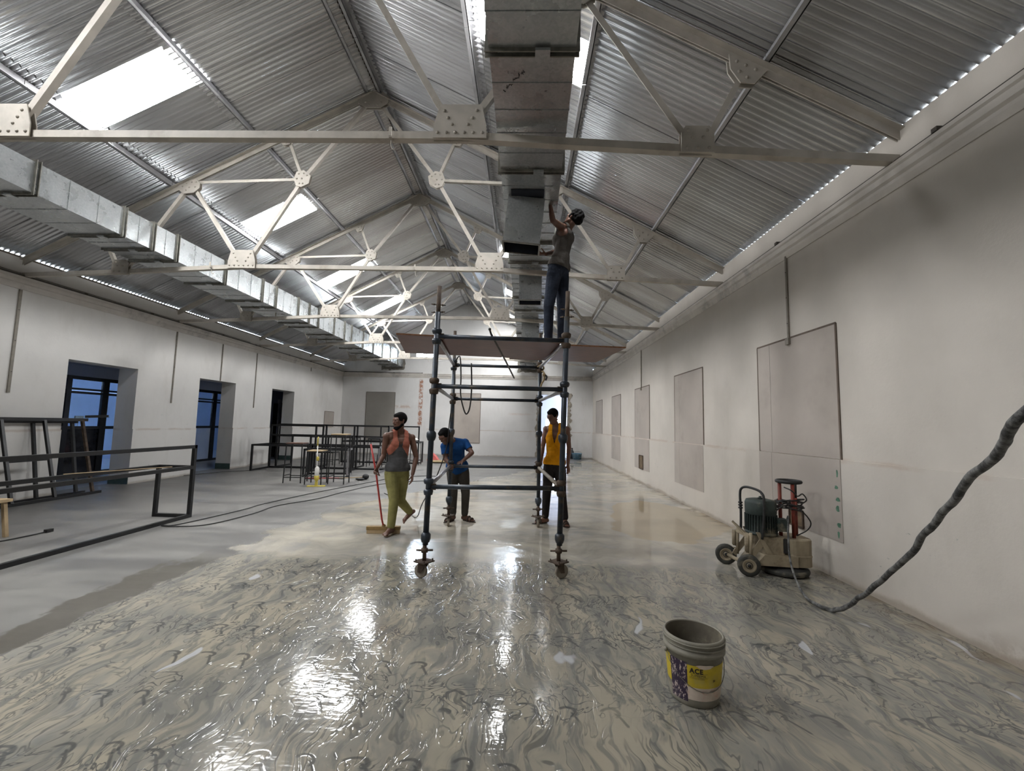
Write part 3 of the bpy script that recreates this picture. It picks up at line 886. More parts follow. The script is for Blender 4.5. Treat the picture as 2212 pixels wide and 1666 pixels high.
rp = [board('wall_board', 'tall grey-brown wall board nearest the viewpoint, behind the floor grinder', 'y', XR, -1, 4.76, 6.35, 0.40, 2.735, 'cement_board', 1.262, 6.04),
      board('wall_board', 'tall grey-brown wall board second from the viewpoint on the panelled wall', 'y', XR, -1, 8.30, 9.85, 0.385, 2.72, 'cement_board', 1.250, 9.55),
      board('wall_board', 'tall grey-brown wall board with a square opening low in its corner', 'y', XR, -1, 11.81, 13.34, 0.385, 2.705, 'cement_board', 1.235, 13.1),
      board('wall_board', 'narrow-looking grey wall board second from the far corner of the panelled wall', 'y', XR, -1, 15.30, 16.80, 0.385, 2.70, 'cement_board', 1.22, 16.55),
      board('wall_board', 'grey door-height wall board next to the far corner', 'y', XR, -1, 18.85, 20.43, 0.01, 2.715, 'cement_board'),
      board('wall_board', 'dark grey wall board on the far gable behind the steel frames', 'x', YB, -1, -7.84, -6.40, 0.62, 3.03, 'cement_board_grey'),
      board('wall_board', 'grey-brown wall board on the far gable seen through the scaffold', 'x', YB, -1, -3.42, -2.14, 0.62, 3.055, 'cement_board'),
      board('wall_board', 'small pinkish wall board on the doorway wall beside the far corner', 'y', XL, 1, 19.65, 20.62, 0.45, 1.98, 'cement_board')]
# sockets broken into two of the boards
simple('recess_brown', srgb(104, 88, 68), 0.9, var=0.3)
def recess(parent, y0, y1, z0, z1):
    q = MB()
    q.box((XR - 0.030, y0, z0), (XR - 0.0245, y1, z1)); o = q.build('socket_recess', MAT['recess_brown'], parent)
    q = MB()
    for a, b in (((y0, z0), (y1, z0)), ((y1, z0), (y1, z1)), ((y1, z1), (y0, z1)), ((y0, z1), (y0, z0))):
        q.bar((XR - 0.034, a[0], a[1]), (XR - 0.034, b[0], b[1]), 0.02, 0.02, up=(1, 0, 0))
    q.build('socket_frame', MAT['scaffold_rust'], o)
simple('green_smear', srgb(74, 112, 92), 0.7, var=0.3, scale=25)
rg0 = random.Random(12)
for k in range(6):
    zc, yc = 0.47 + 0.13 * k + rg0.uniform(-.03, .03), 4.79 + rg0.uniform(0.0, 0.05); hh, ww = rg0.uniform(0.02, 0.055), rg0.uniform(0.012, 0.03)
    q = MB(); q.plate([(ww * math.cos(t_) * (1 + 0.3 * math.sin(3 * t_ + k)), hh * math.sin(t_) * (1 + 0.2 * math.cos(2 * t_))) for t_ in np.linspace(0, 2 * PI, 13)[:-1]], (XR - 0.0245, yc, zc), (0, 1, 0), (0, 0, 1), 0.0012); q.build('paint_smear', MAT['green_smear'], rp[0])
recess(rp[2], 12.38, 12.78, 0.40, 0.77)
recess(rp[0], 5.40, 5.66, 0.405, 0.60)

def conduit(x, y, z0, z1, label, box=False, wid=0.03):
    root = thing('conduit', label, 'conduit', (x, y, z0), 0, 'surface conduits on the walls')
    s = 1 if x < 0 else -1
    q = MB(); q.box((-0.004 if s > 0 else -0.022, -wid / 2, 0), (0.022 if s > 0 else 0.004, wid / 2, z1 - z0)); local(root, q, 'trunking', MAT['conduit_grey'])
    q = MB()
    for k in range(3):
        z = (z1 - z0) * (0.2 + 0.3 * k); q.cyl((s * 0.02, 0, z), (s * 0.028, 0, z), 0.007, n=6)
    local(root, q, 'screws', MAT['pipe_dark'])['kind'] = 'stuff'
    if box:
        q = MB(); q.box((-0.003, -0.035, -0.05) if s > 0 else (-0.04, -0.035, -0.05), (0.04, 0.035, 0.03) if s > 0 else (0.003, 0.035, 0.03)); local(root, q, 'end_cap', MAT['conduit_grey'])
conduit(XL, 7.40, 1.92, 3.77, 'grey conduit strip on the doorway wall, leftmost beside the first doorway', wid=0.045)
conduit(XL, 10.96, 1.915, 3.77, 'grey conduit strip ending mid-wall between the first and second doorways')
conduit(XL, 12.70, 2.67, 3.77, 'short grey conduit strip dropping onto the second doorway')
conduit(XL, 14.39, 1.93, 3.77, 'grey conduit strip ending mid-wall between the second and third doorways')
conduit(XL, 18.15, 3.63, 3.79, 'very short conduit stub under the ledge beyond the third doorway')
conduit(XR, 5.59, 2.70, 3.82, 'grey conduit dropping from the ledge onto the nearest wall board', True)
conduit(XR, 12.60, 2.68, 3.82, 'grey conduit dropping from the ledge onto the board with the square opening', True)

# service pipes lying on the ledges
def pipe(pts, r, label, mat='pipe_dark', clips=()):
    root = thing('service_pipe', label, 'pipe', pts[0])
    MB().tube(pts, r, 8).build('tube', MAT[mat], root)
    for c in clips:
        q = MB(); q.cbox(c, (0.05, 0.05, 0.035)); q.build('clip', MAT['pipe_dark'], root)
pipe([(XL + 0.05, YF + 0.05, 4.016), (XL + 0.05, 12, 4.018), (XL + 0.05, YB - 0.08, 4.016)], 0.016, 'thin dark pipe lying on the ledge along the doorway wall', clips=[(XL + 0.05, y, 4.02) for y in (8.5, 10.1, 12.6, 14.2, 16.3, 18.0, 20)])
pipe([(XL + 0.045, 6.9, 4.05), (XL + 0.045, 10.3, 4.05), (XL + 0.045, 13.9, 4.055)], 0.010, 'second thinner pipe above the dark pipe on the doorway wall', 'conduit_grey')
pipe([(XL + 0.08, YB - 0.05, 4.016), (-7.0, YB - 0.05, 4.016), (-5.08, YB - 0.05, 4.016)], 0.016, 'dark pipe along the ledge of the far gable wall', clips=[(-8, YB - 0.05, 4.02), (-6.5, YB - 0.05, 4.02), (-5.08, YB - 0.05, 4.02)])
pipe([(XR - 0.05, YF + 0.05, 4.013), (XR - 0.05, 9, 4.013), (XR - 0.05, YB - 0.06, 4.013)], 0.012, 'dark cable line lying on the ledge of the panelled wall', clips=[(XR - 0.05, y, 4.03) for y in (3.45, 5.7)])

# ================================================================ rooms beyond the doorways
OX = -11.55
emit('tube_light', (0.55, 0.76, 1.0), 230.0)
w = N('partition_glass'); w.base((0.86, 0.92, 1.0)); w.rough(0.03); w.p.inputs['Transmission Weight'].default_value = 1.0; w.p.inputs['IOR'].default_value = 1.05; MAT['glass'] = w.m
w = N('frosted_film'); w.base(w.mix(w.ramp(w.noise(w.pos(), 2), 0.3, 0.7), srgb(196, 206, 222), srgb(214, 222, 234))); w.rough(0.6); w.p.inputs['Transmission Weight'].default_value = 0.75; MAT['frosted'] = w.m
w = N('dark_glass'); w.base(w.mix(w.ramp(w.noise(w.pos(), 3), 0.4, 0.6), srgb(30, 32, 38), srgb(44, 46, 52))); w.rough(0.08); MAT['dark_glass'] = w.m
simple('door_brown', srgb(66, 46, 34), 0.5, var=0.2, scale=4)
simple('office_wall', srgb(186, 198, 222), 0.7, var=0.05, scale=1)
RX = -15.2
o = MB().add([(RX, 6.5, 0.002), (XL - WT, 6.5, 0.002), (XL - WT, 23.5, 0.002), (RX, 23.5, 0.002)], [(0, 1, 2, 3)]).build('floor_corridor', MAT['corridor_floor']); struct(o, 'smooth floor of the corridor and office beyond the doorways')
o = MB().box((RX - 0.2, 6.3, 2.86), (XL - WT, 23.7, 3.0)).build('ceiling_corridor', MAT['office_wall']); struct(o, 'ceiling over the corridor and office')
o = MB().box((RX - 0.2, 6.3, 0), (RX, 23.7, 2.86)).build('wall_office', MAT['office_wall']); struct(o, 'far wall of the bluish lit office')
o = MB().box((RX, 6.3, 0), (XL - WT, 6.5, 2.86)).build('wall_corridor_1', MAT['office_wall']); struct(o, 'near end wall of the corridor')
o = MB().box((RX, 23.5, 0), (XL - WT, 23.7, 2.86)).build('wall_corridor_2', MAT['office_wall']); struct(o, 'far end wall of the corridor')
o = MB().box((XL - WT - 0.02, YB + WT - 0.02, 0), (XL - WT + 0.12, 23.7, 3.0)).build('wall_corridor_4', MAT['office_wall']); struct(o, 'side wall closing the far end of the corridor')
def partition(name, label, y0, y1, mull, panels, dark):
    root = thing(name, label, None, (OX, (y0 + y1) / 2, 0)); struct(root)
    fr = MAT['alu_black']
    for z, hgt in ((2.52, 0.09), (2.23, 0.05), (2.14, 0.06), (1.23, 0.08), (0.04, 0.08)):
        MB().bar((OX, y0, z), (OX, y1, z), 0.06, hgt).build('rail', fr, root)
    for ym, wd in mull:
        MB().box((OX - 0.035, ym - wd / 2, 0), (OX + 0.035, ym + wd / 2, 2.56)).build('mullion', fr, root)
    MB().box((OX - 0.05, y0, 2.565), (OX + 0.05, y1, 2.86)).build('bulkhead', MAT['office_wall'], root)
    ms = sorted(mull)
    for (a, wa), (b, wb_) in zip(ms[:-1], ms[1:]):
        for z0, z1, nm in ((0.08, 1.19, 'low'), (1.27, 2.11, 'mid'), (2.255, 2.475, 'top')):
            fro = nm == 'low' and (round(a, 2) in panels)
            q = MB(); q.box((OX - 0.004, a + wa / 2, z0), (OX + 0.004, b - wb_ / 2, z1)); q.build('pane', MAT['frosted'] if fro else MAT['dark_glass'] if (nm == 'low' and round(a, 2) in dark) else MAT['glass'], root)
partition('door_1', 'black-framed glazed partition seen through the first doorway', 9.2, 14.3, [(9.25, 0.1), (10.72, 0.12), (11.70, 0.17), (13.1, 0.12), (14.25, 0.1)], [], [10.72])
partition('door_2', 'black-framed glazed partition seen through the second doorway', 14.3, 18.3, [(14.36, 0.08), (15.0, 0.06), (15.98, 0.19), (17.2, 0.1), (18.25, 0.1)], [14.36, 15.0], [])
o = MB().box((OX - 0.05, 18.3, 0), (OX + 0.05, 23.5, 2.86)).build('wall_corridor_3', MAT['office_wall']); struct(o, 'bluish corridor wall seen through the third doorway')
q = thing('door_3', 'dark brown wooden door seen through the third doorway', None, (OX + 0.06, 20.9, 0)); struct(q)
MB().box((OX + 0.05, 20.35, 0.0), (OX + 0.10, 21.45, 2.35)).build('door_leaf', MAT['door_brown'], q)
MB().box((OX + 0.05, 20.10, 0.0), (OX + 0.13, 20.30, 2.5)).build('door_post', MAT['plaster_room'], q)
MB().box((OX + 0.05, 19.75, 0.0), (OX + 0.09, 20.05, 2.3)).build('door_sidelight', MAT['alu_black'], q)
for (yy, xx, lab) in ((13.3, -13.3, 'cool white tube light on the office ceiling behind the first doorway'), (17.3, -13.0, 'cool white tube light on the office ceiling behind the second doorway'), (10.6, -13.6, 'cool white tube light in the near part of the office')):
    t = thing('tube_light', lab, 'tube light', (xx, yy, 2.84))
    q = MB(); q.box((-0.05, -0.62, -0.04), (0.05, 0.62, 0.02)); local(t, q, 'batten', MAT['frosted'])
    q = MB(); q.cyl((0, -0.6, -0.06), (0, 0.6, -0.06), 0.018, n=8); local(t, q, 'tube', MAT['tube_light'])
# office bits glimpsed through the glass
t = thing('office_chair', 'dark office chair behind the glass of the first doorway', 'chair', (-12.3, 11.1, 0))
q = MB(); q.box((-0.22, -0.24, 0.60), (-0.17, 0.24, 1.12)); local(t, q, 'backrest', MAT['rubber_black'])
q = MB(); q.box((-0.22, -0.24, 0.44), (0.24, 0.24, 0.52)); local(t, q, 'seat', MAT['rubber_black'])
q = MB(); q.cyl((0, 0, 0.08), (0, 0, 0.44), 0.03); local(t, q, 'stem', MAT['alu_black'])
q = MB()
for k in range(5): q.bar((0, 0, 0.07), (0.27 * math.cos(k * 1.257), 0.27 * math.sin(k * 1.257), 0.04), 0.04, 0.04)
local(t, q, 'base', MAT['alu_black'])
t = thing('wall_switch_plate', 'small grey socket plate on the office wall behind the first doorway', 'socket', (RX + 0.01, 14.55, 1.45))
q = MB(); q.box((0, -0.14, -0.08), (0.03, 0.14, 0.08)); local(t, q, 'plate', MAT['conduit_grey'])
q = MB(); q.tube([(0.02, -0.03, -0.08), (0.02, -0.04, -0.3), (0.02, 0.0, -0.6)], 0.008, 6); local(t, q, 'cord', MAT['conduit_grey'])
t = thing('waste_bin', 'dark waste bin standing inside the third doorway', 'bin', (-10.6, 18.2, 0))
q = MB(); q.lathe([(0.0, 0.0), (0.17, 0.0), (0.21, 0.52), (0.215, 0.54), (0.20, 0.54), (0.165, 0.03), (0, 0.03)], 20); local(t, q, 'drum', MAT['rubber_black'])
q = MB(); q.lathe([(0.225, 0.53), (0.228, 0.56), (0.205, 0.57)], 20); local(t, q, 'rim', MAT['rubber_black'])

# room beyond the knocked-through opening in the gable
simple('back_room_wall', srgb(196, 194, 204), 0.8, var=0.06, scale=1.2)
o = MB().add([(-3, YB + WT, 0.001), (9, YB + WT, 0.001), (9, 26.2, 0.001), (-3, 26.2, 0.001)], [(0, 1, 2, 3)]).build('floor_beyond', MAT['corridor_floor']); struct(o, 'floor of the bright space beyond the far opening')
q = MB(); q.box((-3, 25.5, 0), (1.30, 25.8, 3.6)); q.box((2.21, 25.5, 0), (9, 25.8, 3.6)); q.box((1.30, 25.5, 0), (2.21, 25.8, 1.53)); q.box((1.30, 25.5, 1.98), (2.21, 25.8, 3.6))
o = q.build('wall_beyond', MAT['back_room_wall'], recalc=False); struct(o, 'pale wall with a small bright window beyond the far opening')
o = MB().box((1.28, 25.62, 1.51), (2.23, 25.64, 2.0)).build('window_20', emit('pale_pane', (0.9, 0.95, 1.0), 8.0)); struct(o, 'small bright window seen past the head of the man in the yellow vest')
q = MB(); q.box((1.98, 25.48, 1.53), (2.02, 25.52, 1.98)); q.build('window_bar', MAT['galv_flange'], o)
o = MB().box((-3.2, YB + WT - 0.01, 0), (-3.0, 25.8, 3.6)).build('wall_beyond_side', MAT['back_room_wall']); struct(o, 'side wall of the space beyond the far opening')
o = MB().box((-3.2, YB + WT, 3.6), (8.0, 25.8, 3.75)).build('ceiling_beyond', MAT['back_room_wall']); struct(o, 'roof over the space beyond the far opening')

# ================================================================ scaffold tower
FLc, FRc, RLc, RRc = (-0.97, 4.50), (0.386, 4.62), (-1.106, 6.72), (0.251, 6.83)
LEAN = {0: 0.05, 1: 0.065, 2: 0.005, 3: -0.01}
sca = thing('scaffold_tower', 'dark blue tubular scaffold tower on caster wheels, middle of the hall', 'scaffold', (-0.36, 5.67, 0))
corners = [FLc, FRc, RLc, RRc]
def sp(i, z):
    x, y = corners[i]; return Vector((x + LEAN[i] * z / 3.0, y, z))
LV = (0.905, 1.935, 2.46)
for i in range(4):
    ty = MAT['scaffold_blue']
    po = MB().cyl(sp(i, 0.33), sp(i, 2.72 if i < 2 else 2.62), 0.029, n=16).build('standard', ty, sca)
    MB().cyl(sp(i, 2.55), sp(i, 3.0), 0.0235, n=14).build('spigot', MAT['scaffold_rust'], po)
    for zz in (0.40, 1.42):
        q = MB(); q.lathe([(0.029, -0.05), (0.038, -0.045), (0.05, -0.01), (0.05, 0.03), (0.034, 0.05), (0.029, 0.052)], 16, Matrix.Translation(sp(i, zz))); q.build('collar', MAT['scaffold_blue'], po)
    for zz in LV:
        for dz, r in ((-0.055, 0.05), (0.055, 0.052)):
            q = MB(); s_ = 1 if dz > 0 else -1
            q.lathe([(0.029, dz - 0.03), (0.043, dz - 0.026), (r, dz - s_ * 0.006), (r, dz + 0.016), (0.036, dz + 0.03), (0.029, dz + 0.031)], 16, Matrix.Translation(sp(i, zz))); q.build('cup', MAT['scaffold_rust'] if (i + int(zz)) % 2 else MAT['scaffold_blue'], po)
    if i < 2:      # safety pins near the top
        for zz, a in ((2.80, 0.3), (2.72, -0.15)):
            d = Vector((math.cos(a), math.sin(a), 0)) * 0.075
            q = MB(); q.cyl(sp(i, zz) - d, sp(i, zz) + d, 0.006, n=8); q.ball(sp(i, zz) - d * 0.6, 0.011); q.ball(sp(i, zz) + d * 0.6, 0.011); q.build('lock_pin', MAT['scaffold_rust'], po)
    # screw jack, plate and caster
    x, y = corners[i]
    jk = MB().cyl((x, y, 0.175), (x, y, 0.36), 0.020, n=12).build('screw_jack', MAT['scaffold_rust'], sca)
    q = MB(); q.cyl((x, y, 0.255), (x, y, 0.295), 0.034, n=10); q.cyl((x - 0.085, y + 0.01, 0.27), (x + 0.085, y - 0.01, 0.28), 0.010, n=8); q.build('wing_nut', MAT['scaffold_rust'], jk)
    ca = [2.75, 0.35, 1.75, 1.45][i]
    R = Matrix.Translation((x, y, 0)) @ Matrix.Rotation(ca, 4, 'Z')
    cst = MB(); R45 = Matrix.Rotation(0.72 + ca * 0.1, 3, 'Z'); cst.cbox((x, y, 0.168), (0.15, 0.15, 0.012), R45)
    for k in range(4):
        c = Vector((x, y, 0.174)) + R45 @ Vector(((-1) ** k * 0.058, (1 if k < 2 else -1) * 0.058, 0)); cst.cyl(c - Vector((0, 0, 0.012)), c + Vector((0, 0, 0.02)), 0.007, n=6)
    cs = cst.build('caster', MAT['scaffold_rust'], sca)
    q = MB()
    for sy in (-0.032, 0.032):
        q.add([R @ Vector(p) for p in [(-0.045, sy - 0.003, 0.160), (0.045, sy - 0.003, 0.160), (0.055, sy - 0.003, 0.06), (0.015, sy - 0.003, 0.06), (-0.045, sy + 0.003, 0.160), (0.045, sy + 0.003, 0.160), (0.055, sy + 0.003, 0.06), (0.015, sy + 0.003, 0.06)]],
              [(0, 1, 2, 3), (7, 6, 5, 4), (0, 4, 5, 1), (1, 5, 6, 2), (2, 6, 7, 3), (3, 7, 4, 0)])
    q.cyl(R @ Vector((0.035, -0.04, 0.072)), R @ Vector((0.035, 0.04, 0.072)), 0.009, n=8)
    q.build('fork', MAT['scaffold_rust'], cs)
    q = MB(); q.lathe([(0.0, -0.016), (0.022, -0.018), (0.05, -0.014), (0.066, -0.018), (0.0715, -0.010), (0.0715, 0.010), (0.066, 0.018), (0.05, 0.014), (0.022, 0.018), (0.0, 0.016)], 24, R @ Matrix.Translation((0.035, 0, 0.0725)) @ Matrix.Rotation(PI / 2, 4, 'X')); q.build('wheel', MAT['caster_grey'], cs)
for zi, zz in enumerate(LV):
    for a, b, mt in ((0, 1, 'scaffold_blue'), (2, 3, 'scaffold_blue'), (0, 2, 'scaffold_bare'), (1, 3, 'caster_grey' if zi == 0 else 'scaffold_bare')):
        p, r_ = sp(a, zz), sp(b, zz); d = (r_ - p).normalized()
        ld = MB().cyl(p + d * 0.03, r_ - d * 0.03, 0.0235, n=14).build('ledger', MAT[mt], sca)
        for e, s_ in ((p, 1), (r_, -1)):
            q = MB(); q.bar(e + d * s_ * 0.026, e + d * s_ * 0.075, 0.03, 0.062); q.build('ledger_blade', MAT['scaffold_rust'], ld)

def ply(name, label, c, ang, lx, ly, z, bend=0.0):
    root = thing(name, label, 'plywood sheet', (c[0], c[1], z), ang, 'plywood platform sheets')
    n = 14; q = MB(); t = 0.018
    f = lambda u: bend * max(0.0, (u - 0.6) / 0.4) ** 2
    top = []; bot = []
    for i in range(n + 1):
        u = i / n; x = (u - 0.5) * lx
        for y in (-ly / 2, ly / 2): bot.append((x, y, f(u))); top.append((x, y, f(u) + t))
    q.add(bot, [(2 * i, 2 * i + 1, 2 * i + 3, 2 * i + 2) for i in range(n)])
    q.add(top, [(2 * i, 2 * i + 2, 2 * i + 3, 2 * i + 1) for i in range(n)])
    local(root, q, 'face_veneer', MAT['plywood_red'])
    e = MB()
    for k in (0, 1):
        e.add([bot[2 * i + k] for i in range(n + 1)] + [top[2 * i + k] for i in range(n + 1)], [(i, i + 1, n + 2 + i, n + 1 + i) for i in range(n)])
    e.add([bot[0], bot[1], top[1], top[0], bot[-2], bot[-1], top[-1], top[-2]], [(0, 1, 2, 3), (4, 5, 6, 7)])
    local(root, e, 'core_edge', MAT['plywood_edge'])
ply('plywood_sheet', 'red-brown plywood platform sheet overhanging the scaffold towards the doorways', (-0.565, 5.36), 0.187, 1.90, 1.24, 2.487)
ply('plywood_sheet', 'red-brown plywood platform sheet under the standing man, overhanging towards the panelled wall', (0.50, 5.80), 0.133, 1.30, 1.24, 2.509)
t = thing('loose_rod', 'thin dark rod hanging through the scaffold platform', 'rod', (-0.36, 4.85, 2.1))
MB().tube([(-0.37, 4.46, 2.53), (-0.36, 4.52, 2.50), (-0.24, 5.6, 2.36), (-0.15, 6.3, 2.23)], 0.011, 8).build('rod', MAT['pipe_dark'], t)
MB().ball((-0.37, 4.45, 2.535), 0.016).build('rod_tip', MAT['rubber_black'], t)
o = MB().tube(smooth_path([(-1.09, 6.70, 2.50), (-1.00, 6.62, 2.58), (-0.97, 6.6, 2.3), (-0.965, 6.6, 2.0), (-0.92, 6.6, 1.80), (-0.87, 6.6, 1.70), (-0.82, 6.6, 1.80), (-0.80, 6.6, 2.1), (-0.81, 6.55, 2.47)]), 0.011, 6).build('cable_loop', MAT['cable_black'])
tag(o, 'black cable hanging in a loop under the scaffold platform', 'cable')
o = MB().tube(smooth_path([(-1.08, 6.69, 2.40), (-1.07, 6.66, 2.1), (-1.13, 6.67, 1.6), (-1.16, 6.66, 1.2), (-1.30, 6.68, 0.75), (-1.55, 6.9, 0.30), (-1.72, 7.2, 0.02), (-2.2, 8.2, 0.01), (-2.6, 9.0, 0.01), (-3.0, 9.6, 0.01)]), 0.008, 6).build('power_cable', MAT['cable_black'])
tag(o, 'thin black cable running down the rear scaffold leg to the floor', 'cable')
t = thing('tie_rope', 'knotted tan rope tied to the rear scaffold joint', 'rope', (0.25, 6.78, 2.2))
MB().tube(smooth_path([(0.20, 6.78, 2.46), (0.27, 6.77, 2.50), (0.30, 6.80, 2.44), (0.24, 6.83, 2.41), (0.30, 6.77, 2.38), (0.31, 6.76, 2.28), (0.27, 6.75, 2.20), (0.25, 6.75, 2.13)]), 0.013, 7).build('rope', MAT['rope_tan'], t)
q = MB(); q.ball((0.305, 6.76, 2.34), 0.028); q.build('knot', MAT['rope_tan'], t)
q = MB(); q.tube(smooth_path([(0.30, 6.76, 2.35), (0.345, 6.75, 2.31), (0.33, 6.75, 2.25)]), 0.014, 7); q.build('rope_tail', MAT['rubber_black'], t)
t = thing('flat_bar', 'short dark flat bar lying on the scaffold platform', 'steel bar', (-0.72, 5.30, 2.525), 0.19)
q = MB(); q.box((-0.22, -0.025, -0.019), (0.22, 0.025, -0.007)); local(t, q, 'bar', MAT['black_steel'])
q = MB(); q.box((-0.22, -0.025, -0.007), (-0.19, 0.025, 0.03)); local(t, q, 'lip', MAT['black_steel'])

# ================================================================ steel frames and stools
def hframe(label, loc, rz, L, D, zl, zh, mid=None, mids=(), flip=False, mat='black_steel', endshine=None):
    """welded counter frame: low side at y=0, tall side at y=D (flip swaps), length along x"""
    root = thing('counter_frame', label, 'steel frame', loc, rz, 'black welded counter frames')
    t = 0.05; yl, yh = (D, 0.0) if flip else (0.0, D)
    bm_ = MAT[mat]
    def piece(nm, p0, p1, m=None):
        q = MB(); q.bar(p0, p1, t, t, up=(0, 0, 1) if abs(p1[2] - p0[2]) < 1e-4 else (0, 1, 0)); return local(root, q, nm, m or bm_)
    xs = [t / 2, L - t / 2] + [L * m for m in mids]
    for i, x in enumerate(xs):
        m = MAT[endshine] if (endshine and i == 1) else bm_
        piece('low_leg', (x, yl, 0), (x, yl, zl), m); piece('tall_post', (x, yh, 0), (x, yh, zh))
        a, b = sorted((yl, yh))
        piece('foot_rail', (x, a + t / 2, t / 2), (x, b - t / 2, t / 2), m); piece('shelf_rail', (x, a + t / 2, zl - t / 2), (x, b - t / 2, zl - t / 2), m)
    piece('long_rail', (0, yl, zl - t / 2), (L, yl, zl - t / 2)); piece('long_rail', (t, yh, zl - t / 2), (L - t, yh, zl - t / 2))
    piece('top_rail', (0, yh, zh - t / 2), (L, yh, zh - t / 2)); piece('floor_rail', (t, yh, t / 2), (L - t, yh, t / 2))
    if mid: piece('middle_rail', (t, yh, mid), (L - t, yh, mid))
    return root
f0 = hframe('long black steel counter frame at the near left, running towards the viewpoint', (-5.75, 6.87, 0), -PI / 2, 3.75, 0.55, 0.80, 1.12)
hframe('black steel counter frame with a stepped end, nearest the second doorway', (-8.22, 13.12, 0), 0.02, 1.75, 0.98, 0.80, 1.40, 1.06)
hframe('tall black steel counter frame behind the one nearest the second doorway', (-8.12, 14.28, 0), 0.0, 2.6, 0.95, 1.06, 1.43, None, (0.5,), True)
hframe('small black steel counter frame in front, beside the wooden-topped stool', (-6.06, 12.02, 0), 0.22, 1.20, 0.60, 0.77, 1.11, None, (), False, 'black_steel', 'scaffold_bare')
hframe('black steel counter frame with a shiny end, behind the man carrying the broom', (-6.45, 13.28, 0), 0.0, 2.10, 0.88, 0.80, 1.43, 1.06, (0.5,), False, 'black_steel', 'scaffold_bare')
hframe('black steel counter frame furthest back, before the dark gable board', (-6.9, 16.55, 0), 0.03, 2.95, 0.80, 0.82, 1.42, None, (0.5,), True)
o = MB().tube([(-5.70, 5.35, 0.815), (-5.50, 5.9, 0.812), (-5.22, 6.45, 0.815)], 0.006, 6).build('steel_offcut', MAT['timber_pale']); tag(o, 'thin pale strip lying across the near counter frame shelf', 'strip')

def stool(label, loc, rz, h, top='black_steel', w=0.36, bars=0.14):
    root = thing('stool', label, 'stool', loc, rz, 'black steel stools')
    k = 0.022; a = w / 2 - k / 2; sp_ = 0.02
    for sx in (-1, 1):
        for sy in (-1, 1):
            q = MB(); q.bar((sx * (a + sp_), sy * (a + sp_), 0.0), (sx * a, sy * a, h - 0.025), k, k, up=(0, 1, 0)); local(root, q, 'leg', MAT['black_steel'])
    for sx, sy in ((1, 0), (-1, 0), (0, 1), (0, -1)):
        z = bars + (0.04 if sx else 0)
        e = a + sp_ * 0.8
        p0, p1 = ((sx * e, -e, z), (sx * e, e, z)) if sx else ((-e, sy * e, z), (e, sy * e, z))
        q = MB(); q.bar(p0, p1, 0.018, 0.018); local(root, q, 'stretcher', MAT['black_steel'])
        p0, p1 = ((sx * a, -a, h - 0.036), (sx * a, a, h - 0.036)) if sx else ((-a, sy * a, h - 0.036), (a, sy * a, h - 0.036))
        q = MB(); q.bar(p0, p1, k, k); local(root, q, 'seat_rail', MAT['black_steel'])
    q = MB(); q.box((-w / 2, -w / 2, h - 0.024), (w / 2, w / 2, h)); local(root, q, 'seat', MAT[top])
    return root
simple('seat_brown', srgb(92, 64, 54), 0.5, var=0.2)
stool('black steel stool with a dark red-brown seat, left of the spray mop', (-5.70, 10.98, 0), 0.10, 0.985, 'seat_brown', 0.40)
stool('low black steel stool with a pale wooden seat, behind the spray mop', (-5.10, 10.82, 0), 0.08, 0.82, 'timber_pale', 0.37)
stool('tall black steel bar stool to the right of the spray mop', (-4.60, 10.98, 0), 0.06, 1.23, 'timber_pale', 0.37)
stool('black steel stool with a white bag on it, far right end of the frames', (-4.05, 16.35, 0), 0.0, 0.84, 'black_steel', 0.40)
stool('black steel stool standing behind the shiny-ended frame, nearer the broom man', (-5.2, 15.35, 0), 0.1, 0.98, 'black_steel', 0.42)
stool('black steel stool standing behind the frames in front of the pinkish board', (-6.1, 15.55, 0), -0.1, 1.0, 'black_steel', 0.42)
stool('low black steel bench frame between the tall frames, nearer the pinkish board', (-6.95, 15.6, 0), 0.0, 0.46, 'black_steel', 0.55)
stool('low black steel bench frame behind the shiny-ended counter frame', (-4.6, 14.9, 0), 0.0, 0.46, 'black_steel', 0.55)
simple('white_plastic', srgb(214, 212, 206), 0.5)
q = MB(); q.ball((-4.08, 16.35, 0.914), 0.14, 12, 8, False, (1.15, 0.9, 0.5)); o = q.build('plastic_bag', MAT['white_plastic']); tag(o, 'crumpled white plastic bag on a far steel stool', 'bag')

# leaning steel frames by the first doorway
def leaning(label, ys, xb, xt, zt, cross, m='black_steel', odd=None):
    root = thing('leaning_frame', label, 'steel frame', (xb, ys[0], 0), 0, 'frames leaning on the doorway wall')
    dx = xt - xb
    at = lambda y, z: (xb + dx * z / zt - xb, y - ys[0], z)
    for i, y in enumerate(ys):
        q = MB(); q.bar(at(y, 0.03), at(y, zt), 0.045, 0.045, up=(1, 0, 0)); local(root, q, 'upright', MAT[odd] if (odd and i == len(ys) - 1) else MAT[m])
    q = MB(); q.bar(at(ys[0] - 0.5, 0.028), at(ys[-1] + 0.16, 0.028), 0.05, 0.05); local(root, q, 'bottom_rail', MAT[m])
    q = MB(); q.bar(at(ys[0] - 0.5, zt), at(ys[-1] + 0.10, zt), 0.05, 0.06); local(root, q, 'top_rail', MAT[m])
    if cross:
        q = MB(); q.bar(at(ys[0], cross), at(ys[1], cross), 0.035, 0.05); local(root, q, 'cross_rail', MAT[m])
    return root
leaning('black steel frame with one brown post leaning on the wall left of the first doorway', [7.22, 7.90, 8.60], -8.52, -8.90, 1.46, 0.74, 'black_steel', 'scaffold_rust')
leaning('black steel frame leaning directly on the wall behind another leaning frame', [7.0, 7.80, 8.50], -8.76, -9.00, 1.42, None)
t = thing('loose_angle', 'short dark steel angle resting on the tops of the leaning frames', 'steel bar', (-8.9, 8.75, 1.525))
